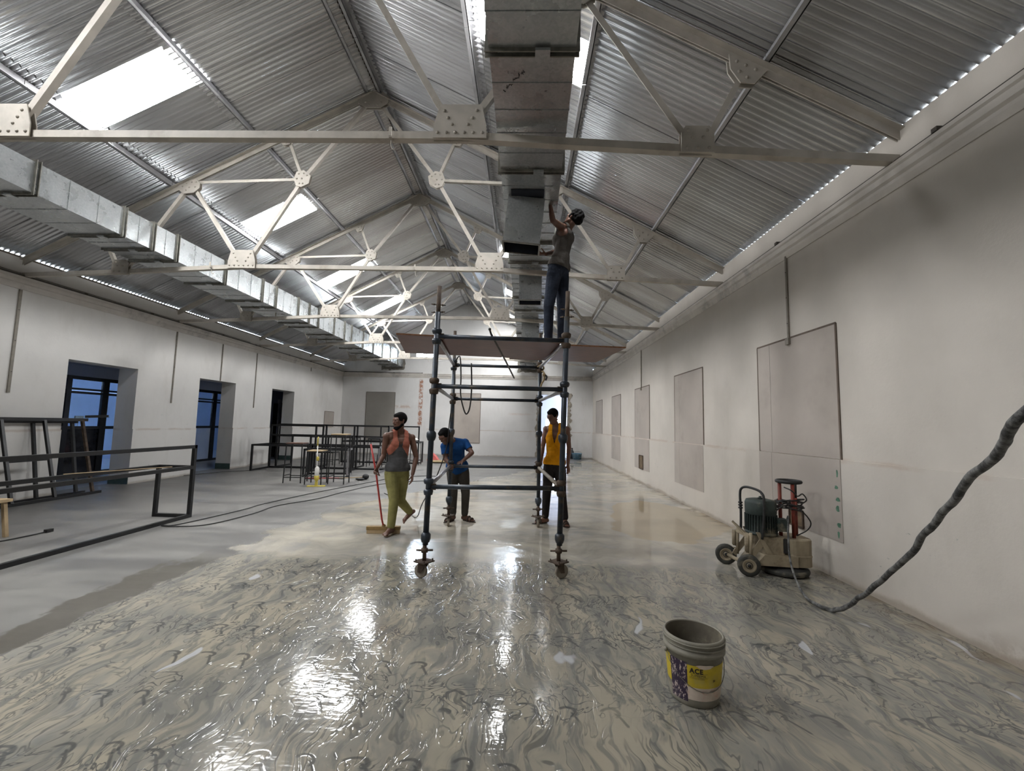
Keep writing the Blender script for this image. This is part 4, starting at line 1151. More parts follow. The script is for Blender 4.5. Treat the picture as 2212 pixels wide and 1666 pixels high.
q = MB(); q.angle((0, -0.1, 0), (0.18, 0.22, 0.02), 0.05, 0.006); local(t, q, 'angle', MAT['black_steel'])
t = thing('wooden_stool', 'small pale wooden stool cut by the picture edge beside the near counter frame', 'stool', (-6.62, 5.30, 0))
q = MB(); q.box((-0.17, -0.2, 0.44), (0.14, 0.2, 0.475)); local(t, q, 'seat', MAT['timber_pale'])
for sx in (-1, 1):
    for sy in (-1, 1):
        q = MB(); q.bar((sx * 0.14 - 0.015, sy * 0.18, 0), (sx * 0.10 - 0.015, sy * 0.15, 0.44), 0.04, 0.04, up=(0, 1, 0)); local(t, q, 'leg', MAT['timber_pale'])

# ================================================================ small things on the floor
simple('mop_yellow', srgb(196, 178, 78), 0.5); simple('broom_red', srgb(176, 52, 48), 0.45); simple('broom_wood', srgb(142, 116, 70), 0.7, dirt=srgb(96, 84, 60))
t = thing('spray_mop', 'yellow and white spray mop standing in front of the stools', 'mop', (-4.87, 10.36, 0), 0.28)
q = MB(); q.cyl((0, 0, 0.10), (-0.02, 0.0, 0.98), 0.012, n=10); local(t, q, 'pole', MAT['white_plastic'])
q = MB(); q.tube([(-0.02, 0, 0.96), (-0.022, 0, 1.10), (-0.01, -0.03, 1.16)], [0.017, 0.018, 0.014], 8); local(t, q, 'grip', MAT['mop_yellow'])
q = MB(); q.lathe([(0.012, 0.16), (0.05, 0.20), (0.052, 0.42), (0.03, 0.46), (0.013, 0.47)], 14); local(t, q, 'bottle', MAT['white_plastic'])
q = MB(); q.lathe([(0.013, 0.10), (0.055, 0.17), (0.056, 0.25), (0.013, 0.29)], 14); local(t, q, 'bottle_holder', MAT['mop_yellow'])
q = MB(); q.lathe([(0.013, 0.60), (0.03, 0.61), (0.03, 0.69), (0.013, 0.70)], 12); local(t, q, 'clamp', MAT['mop_yellow'])
q = MB(); q.box((-0.20, -0.055, 0.0), (0.20, 0.055, 0.02)); q.box((-0.03, -0.03, 0.02), (0.03, 0.03, 0.11)); local(t, q, 'mop_head', MAT['mop_yellow'])
t = thing('floor_brush', 'red-handled brush lying on the floor behind the stools', 'broom', (-5.1, 12.0, 0))
MB().cyl((-5.73, 11.55, 0.025), (-4.9, 11.72, 0.03), 0.013, n=8).build('handle', MAT['broom_red'], t)
MB().cyl((-4.9, 11.72, 0.03), (-4.32, 11.86, 0.05), 0.012, n=8).build('handle_end', MAT['timber_pale'], t)
q = MB(); q.ball((-4.22, 11.82, 0.075), 0.10, 12, 8, False, (0.9, 0.8, 0.75)); q.ball((-4.30, 11.62, 0.035), 0.09, 10, 6, False, (1.4, 0.9, 0.38)); q.build('brush_head', MAT['rubber_black'], t)
simple('bag_pink', srgb(196, 96, 92), 0.45, var=0.2)
q = MB(); q.add([(-3.98, 18.2, 0), (-3.42, 18.0, 0), (-3.45, 18.4, 0), (-3.98, 18.5, 0), (-3.9, 18.25, 0.42), (-3.72, 18.2, 0.26), (-3.62, 18.35, 0.22), (-3.88, 18.42, 0.40)],
                [(0, 1, 5, 4), (1, 2, 6, 5), (2, 3, 7, 6), (3, 0, 4, 7), (4, 5, 6, 7), (3, 2, 1, 0)]); o = q.build('plastic_sack', MAT['bag_pink']); tag(o, 'slumped pink plastic sack on the floor at the end of the frames', 'bag')
q = MB(); q.ball((-3.35, 17.35, 0.05), 0.26, 14, 8, False, (1.5, 1.0, 0.2)); o = q.build('cloth_sack', MAT['rope_tan']); tag(o, 'flat cream sack lying on the floor before the pink sack', 'bag')
simple('pail_blue', srgb(96, 132, 152), 0.5, var=0.2, dirt=srgb(190, 190, 184)); simple('bottle_dark', srgb(40, 44, 50), 0.4)
t = thing('paint_pail', 'pale blue paint pail at the foot of the far gable by the opening', 'bucket', (2.55, 20.9, 0))
q = MB(); q.lathe([(0, 0), (0.19, 0), (0.23, 0.26), (0.24, 0.27), (0.235, 0.29), (0.215, 0.28), (0.18, 0.03), (0, 0.03)], 24); local(t, q, 'pail', MAT['pail_blue'])
q = MB(); q.tube([(0.23 * math.cos(a), 0.23 * math.sin(a) - 0.02, 0.25 - 0.14 * math.sin(a)) for a in np.linspace(PI, 2 * PI, 12)], 0.005, 6); local(t, q, 'bail', MAT['galv_flange'])
t = thing('dark_bottle', 'dark canister standing behind the blue pail against the far gable', 'canister', (2.36, 21.25, 0))
q = MB(); q.lathe([(0, 0), (0.09, 0), (0.09, 0.34), (0.035, 0.42), (0.035, 0.48), (0, 0.48)], 16); local(t, q, 'body', MAT['bottle_dark'])
q = MB(); q.cyl((0, 0, 0.475), (0, 0, 0.51), 0.04, n=12); local(t, q, 'cap', MAT['rubber_black'])

def cord(label, pts, r=0.008, mat='cable_black', name='power_cable'):
    o = MB().tube(smooth_path(pts), r, 6).build(name, MAT[mat]); tag(o, label, 'cable'); return o
z = 0.010
cord('black cable looping round the near frame corner and running to the far floor', [(-5.13, 6.25, z), (-4.95, 6.38, z), (-4.75, 7.5, z), (-4.73, 8.05, z), (-4.45, 9.4, z), (-4.1, 10.6, z), (-3.85, 11.4, z), (-3.65, 12.2, z), (-3.3, 12.9, z)])
cord('second black cable along the floor, nearer the broom man', [(-5.13, 6.24, z), (-4.9, 6.22, z), (-4.55, 6.4, z), (-4.40, 7.2, z), (-4.40, 7.9, z), (-4.05, 8.7, z), (-3.90, 9.6, z), (-3.55, 10.9, z), (-2.9, 11.6, z), (-2.5, 11.9, z), (-2.35, 12.6, z), (-2.7, 12.9, z), (-3.2, 12.7, z)])
cord('thin black cable on the floor along the doorway wall', [(-9.4, 10.9, z), (-9.0, 11.7, z), (-8.7, 12.6, z), (-8.3, 13.0, z), (-8.0, 13.6, z)], 0.007)
t = thing('plug_lead', 'short black lead with a plug on the floor inside the near counter frame', 'cable', (-6.2, 5.5, 0))
MB().tube(smooth_path([(-6.75, 4.9, z), (-6.35, 5.2, z), (-6.27, 5.5, z), (-6.25, 5.72, 0.014)]), 0.009, 6).build('lead', MAT['cable_black'], t)
q = MB(); q.cbox((-6.25, 5.76, 0.022), (0.05, 0.08, 0.04)); q.build('plug', MAT['rubber_black'], t)

# ================================================================ people
def cap_mesh(mb, p0, p1, r0, r1, side=None, flat=1.0, n=14):
    """tapered capsule, cross-section flattened across `side`"""
    p0, p1 = Vector(p0), Vector(p1); d = p1 - p0; L = d.length; d = d / L if L > 1e-6 else Vector((0, 0, 1))
    if side is None:
        side = d.cross(Vector((0, 1, 0)))
        if side.length < 0.05: side = d.cross(Vector((1, 0, 0)))
    else:
        side = Vector(side) - d * Vector(side).dot(d)
    side.normalize(); w = d.cross(side)
    rows = []
    for j in range(5): a = PI / 2 * (1 - j / 4); rows.append((-r0 * math.sin(a) * min(1, 1), r0 * math.cos(a)))
    for j in range(5): a = PI / 2 * j / 4; rows.append((L + r1 * math.sin(a), r1 * math.cos(a)))
    pts = []; fs = []
    for z_, r in rows:
        r = max(r, 1e-4)
        for i in range(n):
            t_ = 2 * PI * i / n; pts.append(p0 + d * z_ + side * math.cos(t_) * r + w * math.sin(t_) * r * flat)
    for j in range(len(rows) - 1):
        for i in range(n): fs.append((j * n + i, j * n + (i + 1) % n, (j + 1) * n + (i + 1) % n, (j + 1) * n + i))
    fs.append(tuple(range(n - 1, -1, -1))); fs.append(tuple(range((len(rows) - 1) * n, len(rows) * n)))
    mb.add(pts, fs, True)

def blob(name, mb, mats, parent, voxel=0.008, smooth=3, keep=None, pick=None):
    me = mb.mesh(name + '_src'); o = bpy.data.objects.new(name + '_src', me); COL.objects.link(o)
    m = o.modifiers.new('r', 'REMESH'); m.mode = 'VOXEL'; m.voxel_size = voxel
    if smooth:
        s_ = o.modifiers.new('s', 'SMOOTH'); s_.factor = 0.5; s_.iterations = smooth
    dg = bpy.context.evaluated_depsgraph_get(); dg.update()
    out = bpy.data.meshes.new_from_object(o.evaluated_get(dg))
    bpy.data.objects.remove(o, do_unlink=True); bpy.data.meshes.remove(me)
    bm = bmesh.new(); bm.from_mesh(out)
    if keep:
        kill = [f for f in bm.faces if not keep(f.calc_center_median())]
        bmesh.ops.delete(bm, geom=kill, context='FACES')
        loose = [v_ for v_ in bm.verts if not v_.link_faces]
        bmesh.ops.delete(bm, geom=loose, context='VERTS')
        for _ in range(5):
            moves = []
            for v_ in bm.verts:
                if v_.is_boundary:
                    nb_ = [e.other_vert(v_).co for e in v_.link_edges if e.is_boundary]
                    if len(nb_) == 2: moves.append((v_, v_.co * 0.4 + (nb_[0] + nb_[1]) * 0.3))
            for v_, c_ in moves: v_.co = c_
    for f in bm.faces:
        f.smooth = True
        if pick: f.material_index = pick(f.calc_center_median())
    out.materials.clear()
    for k in mats: out.materials.append(k)
    bm.to_mesh(out); bm.free(); out.name = name
    ob = bpy.data.objects.new(name, out); COL.objects.link(ob)
    if parent is not None: bpy_parent(ob, parent)
    return ob

def hand_parts(mb, wrist, d, n_, curl, thumb_side, spread=0.10, k=1.0):
    """palm and five fingers; d: forearm direction, n_: direction the fingers curl towards"""
    d = Vector(d).normalized(); n_ = Vector(n_); n_ = (n_ - d * n_.dot(d)).normalized(); s_ = d.cross(n_) * thumb_side
    wrist = Vector(wrist)
    cap_mesh(mb, wrist - d * 0.01, wrist + d * 0.075 * k, 0.026, 0.036, s_, 0.42)
    for i, ln in enumerate((0.070, 0.080, 0.074, 0.058)):
        off = (0.030 - 0.0205 * i) * k
        base = wrist + d * (0.082 - 0.004 * abs(i - 1.2)) * k + s_ * off
        c = curl[i] if hasattr(curl, '__len__') else curl
        dd = (d + s_ * spread * (0.5 - i / 3)).normalized(); p = base; r = 0.0092
        for j, fr in enumerate((0.45, 0.32, 0.23)):
            ax = dd.cross(n_).normalized(); dd = Quaternion(ax, c * (0.8 if j == 0 else 1.0)) @ dd
            q_ = p + dd * ln * fr * k; cap_mesh(mb, p, q_, r, r * 0.92, n=8); p = q_; r *= 0.93
    p = wrist + d * 0.022 * k + s_ * 0.026; dd = (d * 0.75 + s_ * 0.62 + n_ * 0.25).normalized(); r = 0.0115
    for fr in (0.038, 0.030, 0.024):
        q_ = p + dd * fr * k; cap_mesh(mb, p, q_, r, r * 0.9, n=8); p = q_; r *= 0.92
        dd = (dd + n_ * 0.28 - s_ * 0.12).normalized()

def foot_parts(mb, ankle, toe, sole, infl=0.0, toes=True):
    ankle, toe = Vector(ankle), Vector(toe); fd = Vector((toe.x - ankle.x, toe.y - ankle.y, 0)).normalized() if abs(toe.z - ankle.z) < 0.09 else (toe - ankle).normalized()
    up = Vector((0, 0, 1)); sd = fd.cross(up).normalized(); up2 = sd.cross(fd)
    heel = ankle - fd * 0.035 - up2 * 0.045
    ball = toe - fd * 0.05
    cap_mesh(mb, heel, ankle, 0.033 + infl, 0.040 + infl)
    cap_mesh(mb, heel, ball - up2 * 0.0, 0.032 + infl, 0.030 + infl, sd, 0.9)
    cap_mesh(mb, ankle - up2 * 0.01, ball, 0.036 + infl, 0.028 + infl, sd, 0.85)
    cap_mesh(mb, ball - sd * 0.022, ball + sd * 0.022, 0.024 + infl, 0.022 + infl)
    if toes:
        for i in range(5):
            off = -0.034 + 0.0165 * i
            cap_mesh(mb, ball + sd * off, ball + sd * off + fd * (0.050 - 0.005 * abs(i - 0.5) * 1.6) - up2 * 0.006, 0.011, 0.0095 if i else 0.011, n=8)

def head_parts(mb, hc, f, up, s=1.0):
    """skull, jaw, nose, brow, lips, ears; f: facing, up: crown"""
    f = Vector(f).normalized(); up = Vector(up); up = (up - f * up.dot(f)).normalized(); sd = f.cross(up)
    A = lambda a, b, c: Vector(hc) + (sd * a + f * b + up * c) * s
    R = Matrix((sd, f, up)).transposed()
    mb.ball(A(0, -0.012, 0.028), 0.1 * s, 20, 14, False, (0.77, 0.96, 0.92), R)
    mb.ball(A(0, 0.022, -0.030), 0.1 * s, 18, 12, False, (0.66, 0.68, 0.86), R)
    cap_mesh(mb, A(0, 0.052, -0.092), A(0, 0.058, -0.084), 0.030 * s, 0.028 * s)
    for e in (-1, 1):
        cap_mesh(mb, A(e * 0.052, -0.005, -0.055), A(e * 0.018, 0.055, -0.092), 0.026 * s, 0.024 * s)
        cap_mesh(mb, A(e * 0.045, 0.066, 0.0), A(e * 0.030, 0.070, -0.004), 0.019 * s, 0.017 * s)     # cheekbone
        cap_mesh(mb, A(e * 0.048, 0.066, 0.032), A(e * 0.012, 0.080, 0.034), 0.013 * s, 0.013 * s)    # brow
        cap_mesh(mb, A(e * 0.078, -0.016, 0.020), A(e * 0.078, -0.006, -0.022), 0.015 * s, 0.010 * s, f, 0.55)
        mb.ball(A(e * 0.012, 0.088, -0.026), 0.011 * s, 8, 6)
    cap_mesh(mb, A(0, 0.082, 0.024), A(0, 0.103, -0.020), 0.009 * s, 0.013 * s)
    cap_mesh(mb, A(-0.020, 0.079, -0.050), A(0.020, 0.079, -0.050), 0.008 * s, 0.008 * s)
    cap_mesh(mb, A(-0.017, 0.077, -0.064), A(0.017, 0.077, -0.064), 0.009 * s, 0.009 * s)
    return A, R, f, up, sd

def person(label, J, face, hup, fwd, skin, hairm, trousers, top, shoes, hands, beard=False, hair_curl=0.0, s=1.0, neck_v=(0.14, 0.05), sleeves=False, trim=None, cuff=0.085):
    V = {k: Vector(v) for k, v in J.items()}
    base = (V['rank'] + V['lank']) / 2
    root = thing('person', label, 'person', (base.x, base.y, min(V['rtoe'].z, V['ltoe'].z) - 0.02))
    side = (V['lsh'] - V['rsh']).normalized()
    fwd = Vector(fwd).normalized()
    chest = V.get('chest', V['neck'].lerp(V['pelvis'], 0.36)); waist = chest.lerp(V['pelvis'], 0.58)
    upv = (V['neck'] - V['pelvis']).normalized(); fwd = (fwd - upv * fwd.dot(upv)).normalized()
    def torso(mb, e):
        hipside = (V['lhip'] - V['rhip']).normalized()
        cap_mesh(mb, V['pelvis'] - hipside * 0.055, V['pelvis'] + hipside * 0.055, 0.098 + e, 0.098 + e, upv, 0.98)
        cap_mesh(mb, waist, V['pelvis'] + upv * 0.03, 0.122 + e, 0.132 + e, side, 0.74)
        cap_mesh(mb, chest - upv * 0.02, waist, 0.140 + e, 0.122 + e, side, 0.72)
        cap_mesh(mb, chest + upv * 0.05 - side * 0.05, chest + upv * 0.05 + side * 0.05, 0.105 + e, 0.105 + e, upv, 0.98)
        cap_mesh(mb, V['rsh'] * 0.82 + V['lsh'] * 0.18, V['lsh'] * 0.82 + V['rsh'] * 0.18, 0.060 + e, 0.060 + e, fwd, 0.95)
        for k in ('rsh', 'lsh'):
            cap_mesh(mb, V['neck'] + upv * 0.01, V[k] * 0.8 + V['neck'] * 0.2, 0.050 + e, 0.046 + e)
            cap_mesh(mb, chest + fwd * 0.055 + (V[k] - V['neck']) * 0.33, chest + fwd * 0.05 + (V[k] - V['neck']) * 0.30 - upv * 0.04, 0.062 + e, 0.058 + e)
    mb = MB(); torso(mb, 0.0)
    for k in ('r', 'l'):
        sh, el, wr = V[k + 'sh'], V[k + 'el'], V[k + 'wr']
        mb.ball(sh, 0.054, 12, 8)
        cap_mesh(mb, sh, el, 0.047, 0.037); cap_mesh(mb, sh.lerp(el, 0.3), sh.lerp(el, 0.6), 0.046, 0.044)
        cap_mesh(mb, el, wr, 0.037, 0.026); cap_mesh(mb, el.lerp(wr, 0.12), el.lerp(wr, 0.42), 0.038, 0.035)
        hp, kn, an, to = V[k + 'hip'], V[k + 'kn'], V[k + 'ank'], V[k + 'toe']
        cap_mesh(mb, hp, kn, 0.082, 0.052); cap_mesh(mb, kn, an, 0.050, 0.034); cap_mesh(mb, kn.lerp(an, 0.15), kn.lerp(an, 0.45), 0.050, 0.045)
        foot_parts(mb, an, to, 0)
        hd = hands[k]
        hand_parts(mb, wr, hd[0], hd[1], hd[2], hd[3])
    cap_mesh(mb, V['neck'] - upv * 0.02, V['head'] - Vector(hup).normalized() * 0.06 - Vector(face).normalized() * 0.02, 0.056, 0.052)
    A, R, hf, hu, hs = head_parts(mb, V['head'], face, hup, s)
    body = blob('body', mb, [skin], root, 0.0075, 2)
    # eyes
    for e in (-1, 1):
        q = MB(); q.ball(A(e * 0.031, 0.070, 0.012), 0.0115 * s, 10, 8); ey = q.build('eye', MAT['eye_white'], root)
        q = MB(); q.ball(A(e * 0.031, 0.0795, 0.011), 0.0055 * s, 8, 6); q.build('iris', MAT['eye_dark'], ey)
    # hair
    mb = MB(); mb.ball(A(0, -0.020, 0.036), 0.1 * s, 22, 16, False, (0.84, 1.02, 0.95), R); mb.ball(A(0, 0.030, 0.082), 0.055 * s, 14, 10, False, (1.15, 0.9, 0.65), R)
    hc = Vector(V['head'])
    if hair_curl:
        rg = random.Random(2)
        for i in range(110):
            a = rg.uniform(0, 2 * PI); b = rg.uniform(-0.45, 1.45)
            c = A(0.080 * math.cos(b) * math.cos(a), -0.020 + 0.095 * math.cos(b) * math.sin(a), 0.036 + 0.095 * math.sin(b)); mb.ball(c, rg.uniform(0.016, 0.028), 8, 6)
    def keep_h(p):
        l = (p - hc) / s; a, b, c = l.dot(hs), l.dot(hf), l.dot(hu)
        if hair_curl: return not (b > 0.035 and c < 0.06) and c > -0.07
        if b > 0.055 and c < 0.066: return False
        if b > 0.0 and c < 0.045 - 0.6 * abs(a) + 0.05 * 0: return c > 0.030 and b < 0.05
        return c > -0.045 + 0.5 * max(0, b + 0.03)
    blob('hair', mb, [hairm], root, 0.0075, 1, keep_h)
    if beard:
        mb = MB()
        cap_mesh(mb, A(0, 0.056, -0.092), A(0, 0.062, -0.084), 0.034 * s, 0.032 * s)
        for e in (-1, 1):
            cap_mesh(mb, A(e * 0.055, 0.0, -0.045), A(e * 0.020, 0.057, -0.092), 0.0275 * s, 0.028 * s)
        cap_mesh(mb, A(-0.024, 0.083, -0.040), A(0.024, 0.083, -0.040), 0.0075, 0.0075)
        def kb(p):
            l = p - hc; c = l.dot(hu); a = abs(l.dot(hs)); b = l.dot(hf)
            return not (a < 0.024 and b > 0.06 and -0.072 < c < -0.046) and c < -0.030
        blob('beard', mb, [hairm], root, 0.0075, 1, kb)
    # trousers
    mb = MB(); hipside = (V['lhip'] - V['rhip']).normalized()
    cap_mesh(mb, V['pelvis'] - hipside * 0.06 + upv * 0.02, V['pelvis'] + hipside * 0.06 + upv * 0.02, 0.113, 0.113, upv, 1.0)
    cap_mesh(mb, V['pelvis'], V['pelvis'] + upv * 0.07, 0.138, 0.132, side, 0.80)
    for k in ('r', 'l'):
        hp, kn, an = V[k + 'hip'], V[k + 'kn'], V[k + 'ank']
        en = an.lerp(kn, cuff)
        cap_mesh(mb, hp, kn, 0.098, 0.070); cap_mesh(mb, kn, en, 0.070, 0.056); cap_mesh(mb, hp.lerp(kn, 0.1), hp.lerp(kn, 0.5), 0.100, 0.088)
        rg = random.Random(hash(label) % 97 if False else len(label))
        for i in range(7):     # creases
            t_ = i / 7.0; c = kn.lerp(en, t_); dd = (en - kn).normalized(); sd_ = dd.cross(fwd).normalized(); an_ = rg.uniform(0, 6.28)
            cap_mesh(mb, c + (sd_ * math.cos(an_) + fwd * math.sin(an_)) * (0.058 - 0.006 * t_), c + (sd_ * math.cos(an_ + 1.1) + fwd * math.sin(an_ + 1.1)) * (0.058 - 0.006 * t_) + dd * 0.03, 0.011, 0.009, n=8)
    wz = V['pelvis'] + upv * 0.105
    blob('trousers', mb, [trousers], root, 0.0085, 2, lambda p: (p - wz).dot(upv) < 0)
    # top garment
    mb = MB(); torso(mb, 0.015)
    mid = (V['rsh'] + V['lsh']) / 2
    cap_mesh(mb, waist - upv * 0.02, V['pelvis'] + upv * 0.0, 0.146, 0.160, side, 0.84)
    cap_mesh(mb, V['pelvis'] - hipside * 0.062 + upv * 0.04, V['pelvis'] + hipside * 0.062 + upv * 0.04, 0.124, 0.124, upv, 1.0)
    if sleeves:
        for k in ('r', 'l'):
            sh, el = V[k + 'sh'], V[k + 'el']; mb.ball(sh, 0.070, 12, 8); cap_mesh(mb, sh, sh.lerp(el, 0.62), 0.066, 0.058)
    hem = V['pelvis'] + upv * (0.01 if not sleeves else -0.03)
    nf, nb = neck_v
    def loc(p):
        l = p - mid; return l.dot(side), l.dot(upv), l.dot(fwd)
    def keep_t(p):
        if (p - hem).dot(upv) < 0: return False
        if sleeves:
            for k in ('r', 'l'):
                sh, el = V[k + 'sh'], V[k + 'el']; l = (p - sh).dot((el - sh).normalized())
                if l > (el - sh).length * 0.62 and (p - sh.lerp(el, 0.62)).length < 0.10: return False
        a, v_, w_ = loc(p)
        dep = nf if w_ > 0 else nb
        if sleeves:
            if (p - V['neck'] - upv * 0.02).length < 0.072: return False
        elif v_ > -dep and abs(a) < 0.050 * min(1.0, (v_ + dep) / dep + 0.18): return False
        if not sleeves:
            if v_ > -0.18 and abs(a) > 0.112 + 0.072 * max(0.0, -v_ / 0.18) ** 1.6: return False
        return True
    pick = None
    if trim:
        def pick(p):
            a, v_, w_ = loc(p)
            edge = 0.112 + 0.072 * max(0.0, -v_ / 0.18) ** 1.6
            inner = 0.050 * min(1.0, (v_ + nf) / nf + 0.18) if v_ > -nf else 0.0
            if trim == 'wide':
                if v_ > -0.34 and abs(a) > 0.028 + 0.15 * max(0.0, -(v_ + 0.13) / 0.19): return 1
                return 0
            if trim == 'mark': return 1 if (w_ > 0.04 and -0.20 < v_ < -0.08 and a < -0.02) else 0
            if v_ > -0.24 and (edge - abs(a) < 0.025 or (w_ > 0 and v_ > -nf - 0.02 and abs(a) - inner < 0.02)): return 1
            return 0
    blob('vest' if not sleeves else 'shirt', mb, top if isinstance(top, list) else [top], root, 0.0085, 2, keep_t, pick)
    # footwear
    if shoes:
        for k in ('r', 'l'):
            an, to = V[k + 'ank'], V[k + 'toe']; fd = Vector((to.x - an.x, to.y - an.y, 0)).normalized(); sd_ = fd.cross(Vector((0, 0, 1)))
            zz = to.z - 0.022 - 0.004
            q = MB(); poly = []
            for i in range(20):
                t_ = 2 * PI * i / 20; poly.append((math.cos(t_) * (0.047 if math.sin(t_) > 0 else 0.038), math.sin(t_) * 0.135))
            c = (an + to) / 2 + fd * 0.005
            q.plate(poly, (c.x, c.y, zz), sd_, fd, 0.016); so = q.build('sandal', shoes, root)
            q = MB()
            for off in (0.055, -0.005):
                cc = Vector((c.x, c.y, zz)) + fd * off; hgt = 0.060 if off > 0 else 0.082
                q.tube([cc + sd_ * 0.045 * math.cos(a) + Vector((0, 0, hgt * math.sin(a))) for a in np.linspace(0, PI, 9)], 0.011, 6)
            q.build('strap', shoes, so)
    return root

def skin_mat(name, col):
    w = N(name); v = w.obj()
    c = w.mix(w.ramp(w.noise(v, 9, 3), 0.3, 0.7), tuple(k * 0.88 for k in col), col); w.base(c); w.rough(0.5)
    w.p.inputs['Subsurface Weight'].default_value = 0.08; w.p.inputs['Subsurface Radius'].default_value = (0.02, 0.008, 0.004)
    MAT[name] = w.m; return w.m
def cloth(name, col, var=0.14, stripe=0.0):
    w = N(name); v = w.obj()
    f = w.noise(v, 7, 4, 0.6)
    c = w.mix(w.ramp(f, 0.3, 0.7), tuple(k * (1 - var) for k in col), tuple(min(1, k * (1 + var)) for k in col)); w.base(c); w.rough(0.9); w.p.inputs['Specular IOR Level'].default_value = 0.15
    w.bump(w.noise(w.mapping(v, scale=(1, 1, 2.2)), 9, 3), 0.5, 0.02)
    MAT[name] = w.m; return w.m
skin_mat('skin_dark', srgb(104, 72, 58)); skin_mat('skin_mid', srgb(116, 80, 64))
cloth('hair_black', srgb(13, 12, 12)); simple('eye_white', srgb(206, 200, 192), 0.3); simple('eye_dark', srgb(24, 16, 12), 0.2)
cloth('vest_grey', srgb(78, 78, 80)); cloth('vest_orange', srgb(168, 104, 88)); cloth('olive_cotton', srgb(136, 132, 84), 0.16); cloth('tee_blue', srgb(28, 70, 124)); cloth('trouser_grey', srgb(70, 66, 62)); cloth('vest_yellow', srgb(224, 152, 22), 0.08)
cloth('trouser_black', srgb(42, 38, 38)); cloth('jeans_dark', srgb(44, 50, 62), 0.3); cloth('vest_taupe', srgb(78, 74, 70)); cloth('vest_red', srgb(170, 40, 36)); simple('sandal_brown', srgb(58, 46, 38), 0.7)

def sc_(J, k):     # move a figure along the sight line onto its true distance
    return {n: (v[0] * k, v[1] * k, CAM_H + (v[2] - CAM_H) * k) for n, v in J.items()}
mop = sc_({'head': (-1.825, 6.40, 1.568), 'neck': (-1.838, 6.47, 1.405), 'rsh': (-1.995, 6.36, 1.345), 'lsh': (-1.675, 6.57, 1.325), 'rel': (-2.03, 6.38, 1.068), 'rwr': (-2.075, 6.26, 0.905),
           'lel': (-1.605, 6.60, 1.035), 'lwr': (-1.622, 6.50, 0.795), 'pelvis': (-1.850, 6.50, 0.835), 'rhip': (-1.925, 6.45, 0.80), 'lhip': (-1.785, 6.55, 0.79), 'rkn': (-1.848, 6.38, 0.435), 'rank': (-1.872, 6.37, 0.045), 'rtoe': (-1.925, 6.21, -0.022),
           'lkn': (-1.815, 6.60, 0.385), 'lank': (-1.735, 6.87, 0.175), 'ltoe': (-1.822, 6.80, 0.020)}, 0.965)
_mopman = person('barefoot man in grey and orange vest and olive trousers walking with a red-handled broom', mop, (-0.62, -0.78, -0.10), (0, 0, 1), (-0.55, -0.83, 0), MAT['skin_dark'], MAT['hair_black'], MAT['olive_cotton'], [MAT['vest_grey'], MAT['vest_orange']], None,
       {'r': ((-0.15, -0.55, -0.75), (0.9, -0.3, 0.0), 0.95, -1), 'l': ((0.0, -0.25, -1), (-0.9, -0.5, 0.2), 0.30, 1)}, True, trim='wide', neck_v=(0.10, 0.05))
blue = {'head': (-1.210, 6.74, 1.352), 'neck': (-1.120, 6.86, 1.268), 'rsh': (-1.215, 6.80, 1.195), 'lsh': (-0.925, 6.99, 1.250), 'rel': (-1.190, 6.76, 1.005), 'rwr': (-1.130, 6.70, 0.955), 'lel': (-0.800, 6.90, 1.100), 'lwr': (-0.920, 6.79, 0.985),
        'chest': (-1.070, 6.93, 1.140), 'pelvis': (-1.050, 7.12, 0.835), 'rhip': (-1.128, 7.10, 0.80), 'lhip': (-0.965, 7.14, 0.80), 'rkn': (-1.100, 7.08, 0.44), 'rank': (-1.110, 7.16, 0.085), 'rtoe': (-1.190, 7.00, 0.026), 'lkn': (-0.905, 7.10, 0.44), 'lank': (-0.920, 7.18, 0.085), 'ltoe': (-0.765, 7.07, 0.026)}
person('man in blue t-shirt and grey trousers bending over the rear rail of the scaffold', blue, (-0.45, -0.72, -0.62), (-0.35, -0.45, 0.82), (-0.25, -0.95, -0.2), MAT['skin_dark'], MAT['hair_black'], MAT['trouser_grey'], MAT['tee_blue'], MAT['sandal_brown'],
       {'r': ((0.5, -0.2, -0.5), (0.2, 0.3, -0.9), 0.9, -1), 'l': ((-0.75, -0.25, -0.45), (-0.3, 0.3, -0.9), 0.75, 1)}, sleeves=True, neck_v=(0.05, 0.03))
yel = {'head': (0.468, 7.06, 1.702), 'neck': (0.520, 7.12, 1.555), 'rsh': (0.372, 7.17, 1.495), 'lsh': (0.698, 7.05, 1.500), 'rel': (0.318, 7.15, 1.205), 'rwr': (0.292, 7.02, 1.005), 'lel': (0.745, 7.15, 1.205), 'lwr': (0.722, 7.07, 0.945),
       'pelvis': (0.510, 7.12, 0.925), 'rhip': (0.430, 7.12, 0.885), 'lhip': (0.595, 7.12, 0.885), 'rkn': (0.392, 7.08, 0.485), 'rank': (0.378, 7.16, 0.085), 'rtoe': (0.205, 7.08, 0.026), 'lkn': (0.632, 7.07, 0.475), 'lank': (0.685, 7.06, 0.085), 'ltoe': (0.695, 6.88, 0.026)}
person('man in mustard-yellow vest and black trousers standing at the scaffold looking down', yel, (-0.60, -0.66, -0.42), (-0.12, -0.2, 0.95), (-0.38, -0.92, 0), MAT['skin_mid'], MAT['hair_black'], MAT['trouser_black'], MAT['vest_yellow'], MAT['sandal_brown'],
       {'r': ((-0.25, -0.75, -0.55), (-0.5, 0.0, -0.8), 0.55, -1), 'l': ((0.10, -0.20, -1), (-0.7, -0.5, 0.2), 0.22, 1)}, beard=False, neck_v=(0.22, 0.08))
